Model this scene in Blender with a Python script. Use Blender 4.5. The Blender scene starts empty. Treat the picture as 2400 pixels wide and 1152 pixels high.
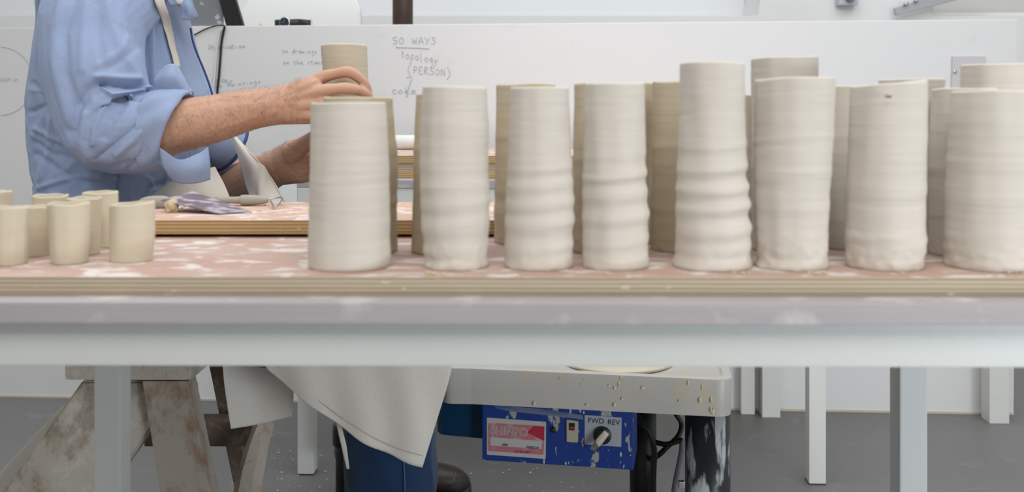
import bpy, bmesh, math, random
import numpy as np
from mathutils import Vector, Matrix, noise
from mathutils.bvhtree import BVHTree

R = math.radians
SC = bpy.context.scene
COL = SC.collection

# ------------------------------------------------------------------ camera
H = 0.95                       # camera height above the floor
F = 2333.0                     # focal length in pixels of the 2400 px frame
cam_d = bpy.data.cameras.new('camera'); cam = bpy.data.objects.new('camera', cam_d); COL.objects.link(cam)
cam.location = (0, 0, H); cam.rotation_euler = (R(90), 0, 0)
cam_d.sensor_width = 36; cam_d.lens = 35; cam_d.shift_y = -(576 - 250) / 2400
cam_d.clip_start = 0.05
cam_d.dof.use_dof = True; cam_d.dof.focus_distance = 2.0; cam_d.dof.aperture_fstop = 5.0
SC.camera = cam

# ------------------------------------------------------------------ world and lights
w = bpy.data.worlds.new('sky'); SC.world = w; w.use_nodes = True
nt = w.node_tree; nt.nodes.clear()
bg = nt.nodes.new('ShaderNodeBackground'); wo = nt.nodes.new('ShaderNodeOutputWorld')
bg.inputs[0].default_value = (0.92, 0.95, 1.0, 1); bg.inputs[1].default_value = 0.30
nt.links.new(bg.outputs[0], wo.inputs[0])

def area(name, loc, rot, sx, sy, power, col):
    l = bpy.data.lights.new(name, 'AREA'); l.shape = 'RECTANGLE'; l.size = sx; l.size_y = sy
    l.energy = power; l.color = col
    o = bpy.data.objects.new(name, l); COL.objects.link(o); o.location = loc; o.rotation_euler = rot
    return o
area('skylight', (0.4, 2.3, 3.0), (0, 0, 0), 4.4, 2.4, 72, (0.93, 0.965, 1.0))
area('tall_window_light', (0.2, -.7, 2.9), (R(28), 0, 0), 4.0, 1.3, 66, (1.0, 0.975, 0.94))
low_ = area('low_window_light', (1.9, -.9, .45), (R(89), 0, R(28)), .9, .5, 12, (0.86, 0.93, 1.0))
low_.data.spread = R(100)

vs = SC.view_settings
vs.view_transform = 'Standard'; vs.look = 'None'; vs.gamma = 1; vs.use_curve_mapping = False
vs.exposure = 0.15

# ------------------------------------------------------------------ helpers
def S(D): return F / D
def P(px, py, D): return Vector(((px - 1200) / F * D, D, H - (py - 250) / F * D))
def lin(h):
    h = h.lstrip('#'); c = [int(h[i:i+2], 16) / 255 for i in (0, 2, 4)]
    return tuple(x / 12.92 if x <= .04045 else ((x + .055) / 1.055) ** 2.4 for x in c) + (1,)

def wloc(o):
    v = Vector((0, 0, 0))
    while o is not None: v += o.location; o = o.parent
    return v
def tag(o, label=None, cat=None, group=None, kind=None):
    if label: o['label'] = label
    if cat: o['category'] = cat
    if group: o['group'] = group
    if kind: o['kind'] = kind
    return o
def thing(name, label, cat, loc, rz=0, group=None):
    o = bpy.data.objects.new(name, None); COL.objects.link(o); o.location = loc; o.rotation_euler = (0, 0, rz)
    o.empty_display_size = .05
    return tag(o, label, cat, group)
def link(name, me, mat, parent=None, local=False, smooth=True, origin=None):
    """world-space mesh -> object; a parent (never rotated unless local) takes its offset off"""
    o = bpy.data.objects.new(name, me); COL.objects.link(o)
    if mat is not None:
        for m in (mat if isinstance(mat, (list, tuple)) else [mat]): me.materials.append(m)
    if parent is not None:
        if not local: me.transform(Matrix.Translation(-wloc(parent)))
        o.parent = parent
    elif origin is not None:
        me.transform(Matrix.Translation(-Vector(origin))); o.location = origin
    if smooth: me.polygons.foreach_set('use_smooth', [True] * len(me.polygons))
    me.update()
    return o
def mesh(verts, faces):
    me = bpy.data.meshes.new('m'); me.from_pydata([tuple(v) for v in verts], [], faces); me.update(); return me
def bm2me(bm):
    me = bpy.data.meshes.new('m'); bmesh.ops.recalc_face_normals(bm, faces=bm.faces); bm.to_mesh(me); bm.free(); return me
def join(meshes):
    bm = bmesh.new()
    for m in meshes: bm.from_mesh(m); bpy.data.meshes.remove(m)
    me = bpy.data.meshes.new('m'); bm.to_mesh(me); bm.free(); return me
def box(c, d, bev=.0015, rot=None, seg=2):
    bm = bmesh.new(); bmesh.ops.create_cube(bm, size=1)
    bmesh.ops.scale(bm, vec=d, verts=bm.verts)
    if bev: bmesh.ops.bevel(bm, geom=bm.edges[:], offset=bev, segments=seg, affect='EDGES', profile=.7)
    if rot is not None: bmesh.ops.rotate(bm, matrix=rot, verts=bm.verts)
    bmesh.ops.translate(bm, vec=c, verts=bm.verts)
    return bm2me(bm)
def boxr(x0, x1, y0, y1, z0, z1, bev=.0015):
    return box(((x0+x1)/2, (y0+y1)/2, (z0+z1)/2), (x1-x0, y1-y0, z1-z0), bev)
def cyl(a, b, r, r2=None, n=32, bev=0):
    a, b = Vector(a), Vector(b); r2 = r if r2 is None else r2
    ax = b - a; L = ax.length; ax.normalize()
    q = Vector((0, 0, 1)).rotation_difference(ax).to_matrix()
    prof = [(r - bev, 0), (r, bev), (r2, L - bev), (r2 - bev, L)] if bev else [(r, 0), (r2, L)]
    vs_, fs = [], []
    for rr, z in prof:
        for i in range(n):
            t = 2*math.pi*i/n; vs_.append(a + q @ Vector((rr*math.cos(t), rr*math.sin(t), z)))
    m = len(prof)
    for k in range(m-1):
        for i in range(n):
            j = (i+1) % n; fs.append((k*n+i, k*n+j, (k+1)*n+j, (k+1)*n+i))
    fs.append(tuple(range(n))[::-1]); fs.append(tuple(range((m-1)*n, m*n)))
    return mesh(vs_, fs)
def hexa(f4, b4, bev=.003):
    """board from four front and four back corners, all world points in the same order"""
    bm = bmesh.new(); v = [bm.verts.new(p) for p in list(f4) + list(b4)]
    for f in ((0,1,2,3), (7,6,5,4), (0,4,5,1), (1,5,6,2), (2,6,7,3), (3,7,4,0)): bm.faces.new([v[i] for i in f])
    bmesh.ops.recalc_face_normals(bm, faces=bm.faces)
    if bev: bmesh.ops.bevel(bm, geom=bm.edges[:], offset=bev, segments=2, affect='EDGES', profile=.7)
    return bm2me(bm)
def prism(pts, n, depth, bev=.001):
    """polygon pts (world) pushed along n by depth"""
    bm = bmesh.new(); v = [bm.verts.new(p) for p in pts]; f = bm.faces.new(v)
    r = bmesh.ops.extrude_face_region(bm, geom=[f])
    bmesh.ops.translate(bm, vec=Vector(n) * depth, verts=[g for g in r['geom'] if isinstance(g, bmesh.types.BMVert)])
    bmesh.ops.recalc_face_normals(bm, faces=bm.faces)
    if bev: bmesh.ops.bevel(bm, geom=bm.edges[:], offset=bev, segments=2, affect='EDGES')
    return bm2me(bm)
def catmull(p, n):
    p = [np.array(q, float) for q in p]; out = []
    P_ = [2*p[0]-p[1]] + p + [2*p[-1]-p[-2]]
    for i in range(1, len(P_)-2):
        for k in range(n):
            t = k/n; a, b, c, d = P_[i-1:i+3]
            out.append(.5*((2*b) + (-a+c)*t + (2*a-5*b+4*c-d)*t*t + (-a+3*b-3*c+d)*t**3))
    out.append(p[-1]); return np.array(out)
def tube(pts, n=16, sub=6, ref=(0, 1, 0), cap=True, wob=0):
    """pts: (x,y,z, r1, r2): r1 along ref-ish axis, r2 along the other"""
    q = catmull([list(a) if len(a) == 5 else list(a) + [a[3]] for a in pts], sub) if len(pts) > 1 else np.array(pts)
    vs_, fs = [], []
    m = len(q); ref = Vector(ref)
    for k in range(m):
        c = Vector(q[k][:3]); t = Vector(q[min(k+1, m-1)][:3]) - Vector(q[max(k-1, 0)][:3]); t.normalize()
        u = (ref - t*ref.dot(t)); u.normalize(); v = t.cross(u)
        for i in range(n):
            a = 2*math.pi*i/n
            vs_.append(c + u*(math.cos(a)*q[k][3]) + v*(math.sin(a)*q[k][4]))
    for k in range(m-1):
        for i in range(n):
            j = (i+1) % n; fs.append((k*n+i, k*n+j, (k+1)*n+j, (k+1)*n+i))
    if cap:
        fs.append(tuple(range(n))[::-1]); fs.append(tuple(range((m-1)*n, m*n)))
    me = mesh(vs_, fs)
    bm = bmesh.new(); bm.from_mesh(me); bpy.data.meshes.remove(me); return bm2me(bm)
def ball(c, r, sc=(1, 1, 1), rot=None):
    bm = bmesh.new(); bmesh.ops.create_uvsphere(bm, u_segments=24, v_segments=16, radius=r)
    bmesh.ops.scale(bm, vec=sc, verts=bm.verts)
    if rot is not None: bmesh.ops.rotate(bm, matrix=rot, verts=bm.verts)
    bmesh.ops.translate(bm, vec=c, verts=bm.verts); return bm2me(bm)
def remesh(meshes, voxel, smooth=4, fac=.5):
    me = join(meshes); o = bpy.data.objects.new('tmp', me); COL.objects.link(o)
    m = o.modifiers.new('r', 'REMESH'); m.mode = 'VOXEL'; m.voxel_size = voxel; m.adaptivity = 0
    if smooth:
        s = o.modifiers.new('s', 'SMOOTH'); s.iterations = smooth; s.factor = fac
    dg = bpy.context.evaluated_depsgraph_get()
    r = bpy.data.meshes.new_from_object(o.evaluated_get(dg))
    bpy.data.objects.remove(o); bpy.data.meshes.remove(me)
    return r
def coords(me):
    a = np.empty(len(me.vertices)*3); me.vertices.foreach_get('co', a); return a.reshape(-1, 3)
def normals(me):
    a = np.empty(len(me.vertices)*3); me.vertex_normals.foreach_get('vector', a); return a.reshape(-1, 3)
def setco(me, a): me.vertices.foreach_set('co', a.ravel()); me.update()
def disp(me, fn):
    c = coords(me); n = normals(me); d = fn(c, n); setco(me, c + n*d[:, None])
def nz(c, sc, seed=0.0):
    return np.array([noise.noise(Vector((p[0]*sc[0]+seed, p[1]*sc[1]+seed*1.7, p[2]*sc[2]-seed))) for p in c])
def sheet(rows, nu=10, nv=10, thick=.0015, wr=.002, ws=(18, 18, 6), seed=1, fold=None):
    """cloth from a grid of control points (rows of equal length)"""
    R1 = [catmull(r, nu) for r in rows]
    cols = [catmull([R1[i][j] for i in range(len(rows))], nv) for j in range(R1[0].shape[0])]
    A = np.array(cols)                   # [u][v][3]
    nu_, nv_ = A.shape[:2]
    me = mesh(A.reshape(-1, 3), [(i*nv_+j, (i+1)*nv_+j, (i+1)*nv_+j+1, i*nv_+j+1) for i in range(nu_-1) for j in range(nv_-1)])
    disp(me, lambda c, n: wr*nz(c, ws, seed) + (fold(c) if fold else 0))
    bm = bmesh.new(); bm.from_mesh(me); bpy.data.meshes.remove(me)
    bm.normal_update()
    top = bm.verts[:]; nrm = [v.normal.copy() for v in top]
    r = bmesh.ops.duplicate(bm, geom=bm.verts[:] + bm.edges[:] + bm.faces[:])
    mp = r['vert_map']
    nb = {v: mp[v] for v in top}
    for v, nn in zip(top, nrm): nb[v].co -= nn*thick
    for f in [g for g in r['geom'] if isinstance(g, bmesh.types.BMFace)]: f.normal_flip()
    for e in [e for e in bm.edges if len(e.link_faces) == 1 and e.verts[0] in nb and e.verts[1] in nb]:
        a, b = e.verts; bm.faces.new((a, b, nb[b], nb[a]))
    return bm2me(bm)
def line(pts, r, n=8, sub=4):
    return tube([(*p, r) for p in pts], n=n, sub=sub, ref=(.13, .9, .41))

# ------------------------------------------------------------------ materials
class NT:
    def __init__(s, name):
        s.m = bpy.data.materials.new(name); s.m.use_nodes = True; s.t = s.m.node_tree
        s.b = s.t.nodes['Principled BSDF']; s.tc = s.t.nodes.new('ShaderNodeTexCoord')
    def n(s, typ, **k):
        x = s.t.nodes.new(typ)
        for a, b in k.items():
            if a.startswith('i_'): x.inputs[a[2:].replace('_', ' ')].default_value = b
            else: setattr(x, a, b)
        return x
    def l(s, a, b): s.t.links.new(a, b)
    def co(s, scale, rot=(0, 0, 0), loc=(0, 0, 0)):
        mp = s.n('ShaderNodeMapping'); mp.inputs['Scale'].default_value = scale
        mp.inputs['Rotation'].default_value = rot; mp.inputs['Location'].default_value = loc
        s.l(s.tc.outputs['Object'], mp.inputs['Vector']); return mp.outputs[0]
    def noise(s, scale, sc=1, det=4, ro=.55, dist=0, loc=(0, 0, 0), rot=(0, 0, 0)):
        x = s.n('ShaderNodeTexNoise'); x.inputs['Scale'].default_value = sc
        x.inputs['Detail'].default_value = det; x.inputs['Roughness'].default_value = ro; x.inputs['Distortion'].default_value = dist
        s.l(s.co(scale, rot, loc), x.inputs['Vector']); return x.outputs['Fac']
    def ramp(s, f, stops):
        x = s.n('ShaderNodeValToRGB'); e = x.color_ramp.elements
        while len(e) < len(stops): e.new(.5)
        for k, (p, c) in enumerate(stops):
            e[k].position = p; e[k].color = c if len(c) == 4 else (*c, 1)
        s.l(f, x.inputs[0]); return x.outputs[0]
    def mix(s, f, a, b, mode='MIX'):
        x = s.n('ShaderNodeMix', data_type='RGBA', blend_type=mode)
        for sock, v in ((x.inputs[0], f), (x.inputs[6], a), (x.inputs[7], b)):
            if hasattr(v, 'links') or hasattr(v, 'is_linked'): s.l(v, sock)
            else: sock.default_value = v
        return x.outputs[2]
    def bump(s, h, st=.3, dist=.002):
        x = s.n('ShaderNodeBump'); x.inputs['Strength'].default_value = st; x.inputs['Distance'].default_value = dist
        s.l(h, x.inputs['Height'])
        if s.b.inputs['Normal'].is_linked: s.l(s.b.inputs['Normal'].links[0].from_socket, x.inputs['Normal'])
        s.l(x.outputs[0], s.b.inputs['Normal'])
    def color(s, c):
        if hasattr(c, 'is_linked'): s.l(c, s.b.inputs['Base Color'])
        else: s.b.inputs['Base Color'].default_value = c
    def done(s, rough=.6, metal=0, spec=.5, sheen=0):
        s.b.inputs['Roughness'].default_value = rough; s.b.inputs['Metallic'].default_value = metal
        s.b.inputs['Specular IOR Level'].default_value = spec
        if sheen: s.b.inputs['Sheen Weight'].default_value = sheen
        return s.m
W0, W1 = (0, 0, 0, 1), (1, 1, 1, 1)
def plain(name, c, rough=.5, metal=0, var=.04, sc=30, spec=.5):
    m = NT(name); c = lin(c)
    d = tuple(x*(1-var*2) for x in c[:3]) + (1,)
    m.color(m.mix(m.noise((1, 1, 1), sc), d, c)); return m.done(rough, metal, spec)

def mat_paint(name, c, dirt='#b9ab8e', amt=.35):
    m = NT(name); base = m.mix(m.noise((1, 1, 1), 6), tuple(x*.95 for x in lin(c)[:3])+(1,), lin(c))
    f = m.ramp(m.noise((1, 1, 1), 38, det=6, loc=(3, 1, 2)), [(.68, W0), (.74, (amt,)*3)])
    m.color(m.mix(f, base, lin(dirt))); m.bump(m.noise((1, 1, 1), 60), .12, .002)
    return m.done(.45)
M_white = mat_paint('white_painted_wood', '#c3c5c1')
M_white2 = mat_paint('white_painted_frame', '#cfd0ca')
m = NT('partition_wall_paint')
c_ = m.mix(m.noise((1, 1, 1), 1.2, det=3), lin('#d0d0d0'), lin('#dad9d8'))
c_ = m.mix(m.ramp(m.noise((1, 1, 1), 9, det=5), [(.62, W0), (.7, (.25,)*3)]), c_, lin('#c9c3b8'))
m.color(c_); m.bump(m.noise((1, 1, 1), 40), .06, .002); M_wall = m.done(.6)
M_wall2 = plain('white_wall_paint', '#ebebe9', .7, var=.01, sc=2)
M_trim = plain('cream_skirting', '#bdb4a0', .6)
m = NT('grey_painted_floor')
c_ = m.mix(m.noise((1, 1, 1), 1.6, det=5), lin('#646361'), lin('#727170'))
c_ = m.mix(m.ramp(m.noise((1, 1, 1), 60, det=3, loc=(5, 2, 0)), [(.73, W0), (.76, (.8,)*3)]), c_, lin('#b5b4b0'))
c_ = m.mix(m.ramp(m.noise((2, 4, 1), 4, det=8, dist=1.5), [(.6, W0), (.68, (.16,)*3)]), c_, lin('#9d9fa0'))
m.color(c_); M_floor = m.done(.5)

def mat_ply_edge(name, cs, per=.0186, z0=0, bright=1):
    m = NT(name)
    n1 = m.noise((1.6, 1.6, 420), 1, det=3); n2 = m.noise((5, 5, 60), 1, det=5)
    sx = m.n('ShaderNodeSeparateXYZ'); m.l(m.tc.outputs['Object'], sx.inputs[0])
    mu = m.n('ShaderNodeMath', operation='MULTIPLY'); mu.inputs[1].default_value = 2*math.pi*4/per; m.l(sx.outputs[2], mu.inputs[0])
    ad = m.n('ShaderNodeMath', operation='MULTIPLY_ADD'); ad.inputs[1].default_value = 2.2; m.l(n2, ad.inputs[0]); m.l(mu.outputs[0], ad.inputs[2])
    si = m.n('ShaderNodeMath', operation='SINE'); m.l(ad.outputs[0], si.inputs[0])
    ha = m.n('ShaderNodeMath', operation='MULTIPLY_ADD'); ha.inputs[1].default_value = .5; ha.inputs[2].default_value = .5; m.l(si.outputs[0], ha.inputs[0])
    c = m.ramp(ha.outputs[0], [(0.0, lin(cs[0])), (.22, lin(cs[1])), (1, lin(cs[2]))])
    c = m.mix(m.ramp(n1, [(.3, W0), (.75, (.45,)*3)]), c, lin(cs[3]))
    c = m.mix(m.ramp(m.noise((30, 30, 90), 1, det=3, loc=(4, 4, 4)), [(.66, W0), (.7, (.6,)*3)]), c, lin('#d8d2c8'))
    m.color(c); m.bump(ha.outputs[0], .3, .001); return m.done(.75)
M_edge1 = mat_ply_edge('plywood_edge_dusty', ['#7d6c53', '#9c8b6e', '#b3a68e', '#b9aea0'])
M_edge2 = mat_ply_edge('plywood_edge', ['#6b5235', '#a08255', '#bd9e6c', '#c3a87f'])
def mat_ply_top(name, a, b, white, sc):
    m = NT(name)
    c = m.mix(m.noise((4, 30, 1), 1.5, det=6, dist=.6), lin(a), lin(b))
    f = m.ramp(m.noise((1, 1.5, 1), sc, det=4, ro=.5, dist=.4, loc=(2, 7, 0)), [(.53, W0), (.6, (.85,)*3)])
    f2 = m.ramp(m.noise((1, 1.6, 1), sc*.35, det=3, loc=(9, 1, 0)), [(.4, (.05,)*3), (.7, (.45,)*3)])
    c = m.mix(f2, c, lin('#c4b4ac')); c = m.mix(f, c, lin(white))
    m.color(c); m.bump(m.noise((4, 60, 1), 2), .15, .001); return m.done(.7)
M_top1 = mat_ply_top('dusty_pink_plywood', '#a98a7c', '#bb9a8b', '#d6d0cb', 26)
M_top2 = mat_ply_top('pink_plywood', '#c09a83', '#cfaa94', '#dcd6d2', 30)
m = NT('clay_stained_tabletop')
c_ = m.mix(m.noise((3, 6, 40), 1.5, det=6), lin('#979091'), lin('#aca7a8'))
c_ = m.mix(m.ramp(m.noise((1, 1, 1), 16, det=5, loc=(1, 5, 2)), [(.56, W0), (.7, (.6,)*3)]), c_, lin('#cfcac6'))
m.color(c_); M_grey = m.done(.65)

def mat_clay(name, a, b, lines=420):
    m = NT(name)
    c = m.mix(m.noise((1, 1, 3), 14, det=4), lin(a), lin(b))
    c = m.mix(m.ramp(m.noise((5, 5, 260), 1, det=2), [(.35, W0), (.7, (.35,)*3)]), c, tuple(x*.88 for x in lin(a)[:3])+(1,))
    c = m.mix(m.ramp(m.noise((1, 1, 1), 90, det=4, loc=(4, 0, 1)), [(.76, W0), (.79, (.3,)*3)]), c, lin('#a8977e'))
    m.color(c); m.bump(m.noise((4, 4, lines), 1, det=2), .28, .0005); m.bump(m.noise((1, 1, 1), 70, det=5), .2, .0008)
    return m.done(.75, spec=.3)
M_clay = mat_clay('pale_clay', '#c5beb3', '#cfc8be')
M_clay2 = mat_clay('warm_clay', '#c6bba4', '#d0c6b2', 300)
M_clay3 = mat_clay('clay_painted_shade', '#bbae95', '#c6baa4')  # browner copy of the clay, back-row shade put into the colour
M_crumb = plain('dry_clay', '#c8b596', .8)

def mat_cloth(name, a, b, sc=900, rough=.85, wr=.5):
    m = NT(name)
    c = m.mix(m.noise((1, 1, 1), 10, det=5), lin(a), lin(b))
    wv = m.noise((sc, sc, sc*.25), 1, det=1)
    c = m.mix(m.ramp(wv, [(.3, (.0,)*3), (.8, (.35,)*3)]), c, tuple(min(1, x*1.25) for x in lin(b)[:3])+(1,))
    m.color(c); m.bump(m.noise((1, 1, 1), 8, det=4, ro=.5, dist=.8), wr*.4, .006); m.bump(wv, .12, .0004)
    return m.done(rough, spec=.2, sheen=.15)
M_shirt = mat_cloth('blue_chambray', '#8294b6', '#99a8c6', wr=.9)
M_shirt_in = plain('shirt_inside_hem', '#35457c', .8)
M_apron = mat_cloth('cream_canvas', '#cdc6bb', '#d9d3c9', wr=.35)
M_jeans = mat_cloth('dark_denim', '#112540', '#1b3656', 1200)
m = NT('skin')
c_ = m.mix(m.noise((1, 1, 1), 24, det=5), lin('#bd9279'), lin('#cfa890'))
c_ = m.mix(m.ramp(m.noise((1, 1, 1), 9, det=3, loc=(3, 3, 3)), [(.5, W0), (.75, (.45,)*3)]), c_, lin('#c8806e'))
c_ = m.mix(m.ramp(m.noise((35, 90, 60), 1, det=3, rot=(0, R(55), 0)), [(.55, W0), (.75, (.35,)*3)]), c_, lin('#82573e'))
m.color(c_); m.bump(m.noise((1, 1, 1), 160, det=5), .35, .0012); M_skin = m.done(.55, spec=.35)
M_skin.node_tree.nodes['Principled BSDF'].inputs['Subsurface Weight'].default_value = .08
M_skin.node_tree.nodes['Principled BSDF'].inputs['Subsurface Radius'].default_value = (.01, .004, .002)
M_nail = plain('fingernail', '#c3b3b0', .35)
M_hair = plain('dark_hair', '#33261e', .6)
M_lip = plain('lips', '#a9665a', .5)
M_eye = plain('eye_white', '#e4e0da', .2)
def mat_splat(name, base, base2, spl, lo=.6, hi=.64, sc=(1, 1, .35), s=40, amt=.9, rough=.45, smear=None):
    m = NT(name)
    c = m.mix(m.noise((1, 1, 1), 8, det=4), lin(base), lin(base2))
    if smear:
        c = m.mix(m.ramp(m.noise((1, 1, 1), 7, det=6, dist=1.5, loc=(8, 3, 3)), [(.45, W0), (.62, (.8,)*3)]), c, lin(smear))
    c = m.mix(m.ramp(m.noise(sc, s, det=4, loc=(2, 5, 1)), [(lo, W0), (hi, (amt,)*3)]), c, lin(spl))
    m.color(c); return m.done(rough)
M_blue = mat_splat('blue_enamel', '#072e78', '#0a3a90', '#a9a698', .61, .64, (1, 1, .45), 55)
M_blue2 = mat_splat('dark_blue_enamel', '#043353', '#053d62', '#9fb2b8', .70, .72, s=50)
M_black = mat_splat('black_enamel_clay_runs', '#14171b', '#20252b', '#c3c6c6', .58, .64, (1, 1, .25), 26, .8, .35)
M_black2 = mat_splat('black_enamel', '#101315', '#181c1e', '#8d9292', .68, .71, s=60)
M_tray = mat_splat('white_plastic_tray', '#b8b3aa', '#c4c0b8', '#c9b99c', .56, .66, (1, 1, .4), 24, .6, .4)
M_tray_top = plain('wet_clay_film', '#d5c8b0', .35)
m = NT('weathered_wood')
c_ = m.mix(m.noise((20, 20, 1.6), 5, det=6, dist=.2), lin('#857a6c'), lin('#9b8e7d'))
c_ = m.mix(m.ramp(m.noise((1, 1, .6), 9, det=10, ro=.72, dist=.25, loc=(1, 6, 2)), [(.44, W0), (.54, (.9,)*3)]), c_, lin('#b5afa3'))
c_ = m.mix(m.ramp(m.noise((1, 1, 1), 20, det=8, ro=.7, dist=.5, loc=(2, 2, 7)), [(.5, W0), (.66, (.6,)*3)]), c_, lin('#c8c3ba'))
m.color(c_); m.bump(m.noise((30, 30, 6), 3, det=6), .5, .002); M_wood = m.done(.8)
m = NT('dark_weathered_wood')
c_ = m.mix(m.noise((10, 10, 2), 5, det=6, dist=.6), lin('#5e4e43'), lin('#7d6a5a'))
c_ = m.mix(m.ramp(m.noise((1, 1, 1), 26, det=8, ro=.7, dist=.4), [(.5, W0), (.64, (.55,)*3)]), c_, lin('#a9a298'))
m.color(c_); m.bump(m.noise((30, 30, 6), 3, det=6), .5, .002); M_wood2 = m.done(.8)
m = NT('brown_weathered_wood')
c_ = m.mix(m.noise((24, 24, 1.6), 5, det=6, dist=.2), lin('#7a5c43'), lin('#93795f'))
c_ = m.mix(m.ramp(m.noise((1, 1, .5), 9, det=10, ro=.72, dist=.25, loc=(4, 6, 2)), [(.37, W0), (.47, (.9,)*3)]), c_, lin('#a39c90'))
m.color(c_); m.bump(m.noise((30, 30, 6), 3, det=6), .5, .002); M_wood3 = m.done(.8)
m = NT('dusty_seat_wood')
c_ = m.mix(m.noise((20, 4, 40), 6, det=6, rot=(0, R(35), 0)), lin('#a39a8b'), lin('#c4bdb0'))
c_ = m.mix(m.ramp(m.noise((260, 4, 30), 1, det=5, ro=.7, rot=(0, R(-38), 0)), [(.56, W0), (.66, (.55,)*3)]), c_, lin('#70655a'))
m.color(c_); M_seat = m.done(.8)
M_rust = mat_splat('brown_steel', '#3a2a22', '#4b382e', '#a39b92', .66, .7, s=30)
M_slate = mat_splat('grey_board', '#6f7377', '#787c80', '#c0c2c4', .6, .66, (1, 1, 1), 34, .8, .6)
M_blackp = plain('black_plastic', '#1b1b1c', .35)
M_cable = plain('black_rubber', '#151515', .5)
M_cablew = plain('white_plastic', '#dcdcdc', .4)
M_gcable = plain('grey_cable', '#85868a', .5)
M_steel = plain('steel', '#b8bcc0', .3, 1)
M_plate = plain('switch_plate', '#c2bebf', .45)
M_pencil = plain('pencil_line', '#b2b4b8', .8)
M_yellow = plain('yellow_tape', '#d8cf50', .6)
M_rib = mat_splat('slip_coated_rib', '#625560', '#766a74', '#b9b4bc', .48, .6, (1, 2, 1), 30, .8, .55)
M_toolw = plain('tool_wood', '#b59d70', .6)
M_toolg = plain('clay_covered_handle', '#a29e93', .7)
M_shoe = mat_splat('scuffed_leather', '#2c241d', '#3b3128', '#7a7268', .66, .7, (1, 1, 1), 60, .5, .5)
M_sole = plain('dark_rubber_sole', '#23221f', .6)
M_sticker = mat_splat('worn_sticker', '#b8b4b2', '#c1bdba', '#98948f', .66, .7, (1, 1, 1), 40, .4)
M_red = mat_splat('faded_red_print', '#b4606c', '#c07c84', '#bdaeac', .5, .62, (1, 1, 1), 45, .6)
M_red2 = plain('red_print', '#b0243c', .6)
M_ivory = plain('ivory_switch', '#b5ae98', .5)
M_ink = plain('black_ink', '#2a2a2e', .6)
M_label = plain('pale_label', '#a9aeb8', .5)

# ------------------------------------------------------------------ the setting
def struct(name, me, mat, parent=None, **k):
    o = link(name, me, mat, parent, smooth=False, **k)
    if parent is None: o['kind'] = 'structure'
    return o
struct('floor', boxr(-3.4, 3.4, -3.0, 5.4, -.05, 0, 0), M_floor)
# low partition wall, slightly turned
WX0, WY0, WS = -1.677, 3.26, -.0583
def wy(x): return WY0 + WS*(x - WX0)
def WP(px, py, off=.0):
    k = (px-1200)/F                     # x = k*y ; y = WY0 + WS*(k*y - WX0)
    D = (WY0 - WS*WX0)/(1 - WS*k) - off
    return P(px, py, D)
xl, xr, xrb = -3.3, 1.560, 1.548
def ztop(x): return 1.2085 + (x+1.677)*.0035
fr = [Vector((xl, wy(xl), 0)), Vector((xrb, wy(xrb), 0)), Vector((xr, wy(xr), ztop(xr))), Vector((xl, wy(xl), ztop(xl)))]
part = struct('wall_partition', hexa(fr, [v + Vector((.0058, .1, 0)) for v in fr], .003), M_wall)
a, b = fr[0], fr[1]
struct('trim_1', hexa([a + Vector((0, -.004, 0)), b + Vector((0, -.004, 0)), b + Vector((0, -.004, .007)), a + Vector((0, -.004, .007))],
                      [a + Vector((0, .002, 0)), b + Vector((0, .002, 0)), b + Vector((0, .002, .007)), a + Vector((0, .002, .007))], .001), M_trim)
# back wall with window recesses
YB = 4.5; sB = S(YB)
def bz(py): return H - (py-250)/sB
def bx(px): return (px-1200)/sB
wb = [boxr(-3.3, 3.3, YB, YB+.1, 0, bz(37), 0),
      prism([Vector((bx(1776), YB, bz(37))), Vector((bx(2188), YB, bz(37))), Vector((bx(2188), YB, 2.9)), Vector((bx(1905), YB, 2.9))], (0, 1, 0), .34, 0),
      boxr(-3.3, 3.3, YB, YB+.1, 2.2, 2.9, 0)]
struct('wall_back', join(wb), M_wall2)
jm = []
def quadm(p): return mesh(p, [(0, 1, 2, 3)])
struct('window_1', boxr(-3.3, bx(1783), YB+.32, YB+.36, bz(60), 2.3, 0), plain('white_roller_blind', '#e9ebec', .8, var=.01))
struct('trim_3', boxr(-3.3, bx(1783), YB+.05, YB+.34, bz(37)-.03, bz(37)-.001, 0), M_wall2)
struct('window_2', boxr(bx(2188), 3.3, YB+.28, YB+.32, bz(60), 2.3, 0), plain('shaded_blind', '#d4d2cd', .8, var=.01))  # darker than the other blind, recess shade put into the colour
struct('trim_5', boxr(bx(2188), 3.3, YB+.05, YB+.3, bz(27)-.06, bz(27), 0), M_wall2)
struct('wall_left', boxr(-3.4, -3.3, -3.0, 5.0, 0, 2.9, 0), M_wall2)
struct('wall_right', boxr(3.4, 3.5, -3.0, 5.0, 0, 2.9, 0), M_wall2)
struct('wall_front', boxr(-3.4, 3.4, -3.1, -3.0, 0, 2.9, 0), M_wall2)

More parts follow.
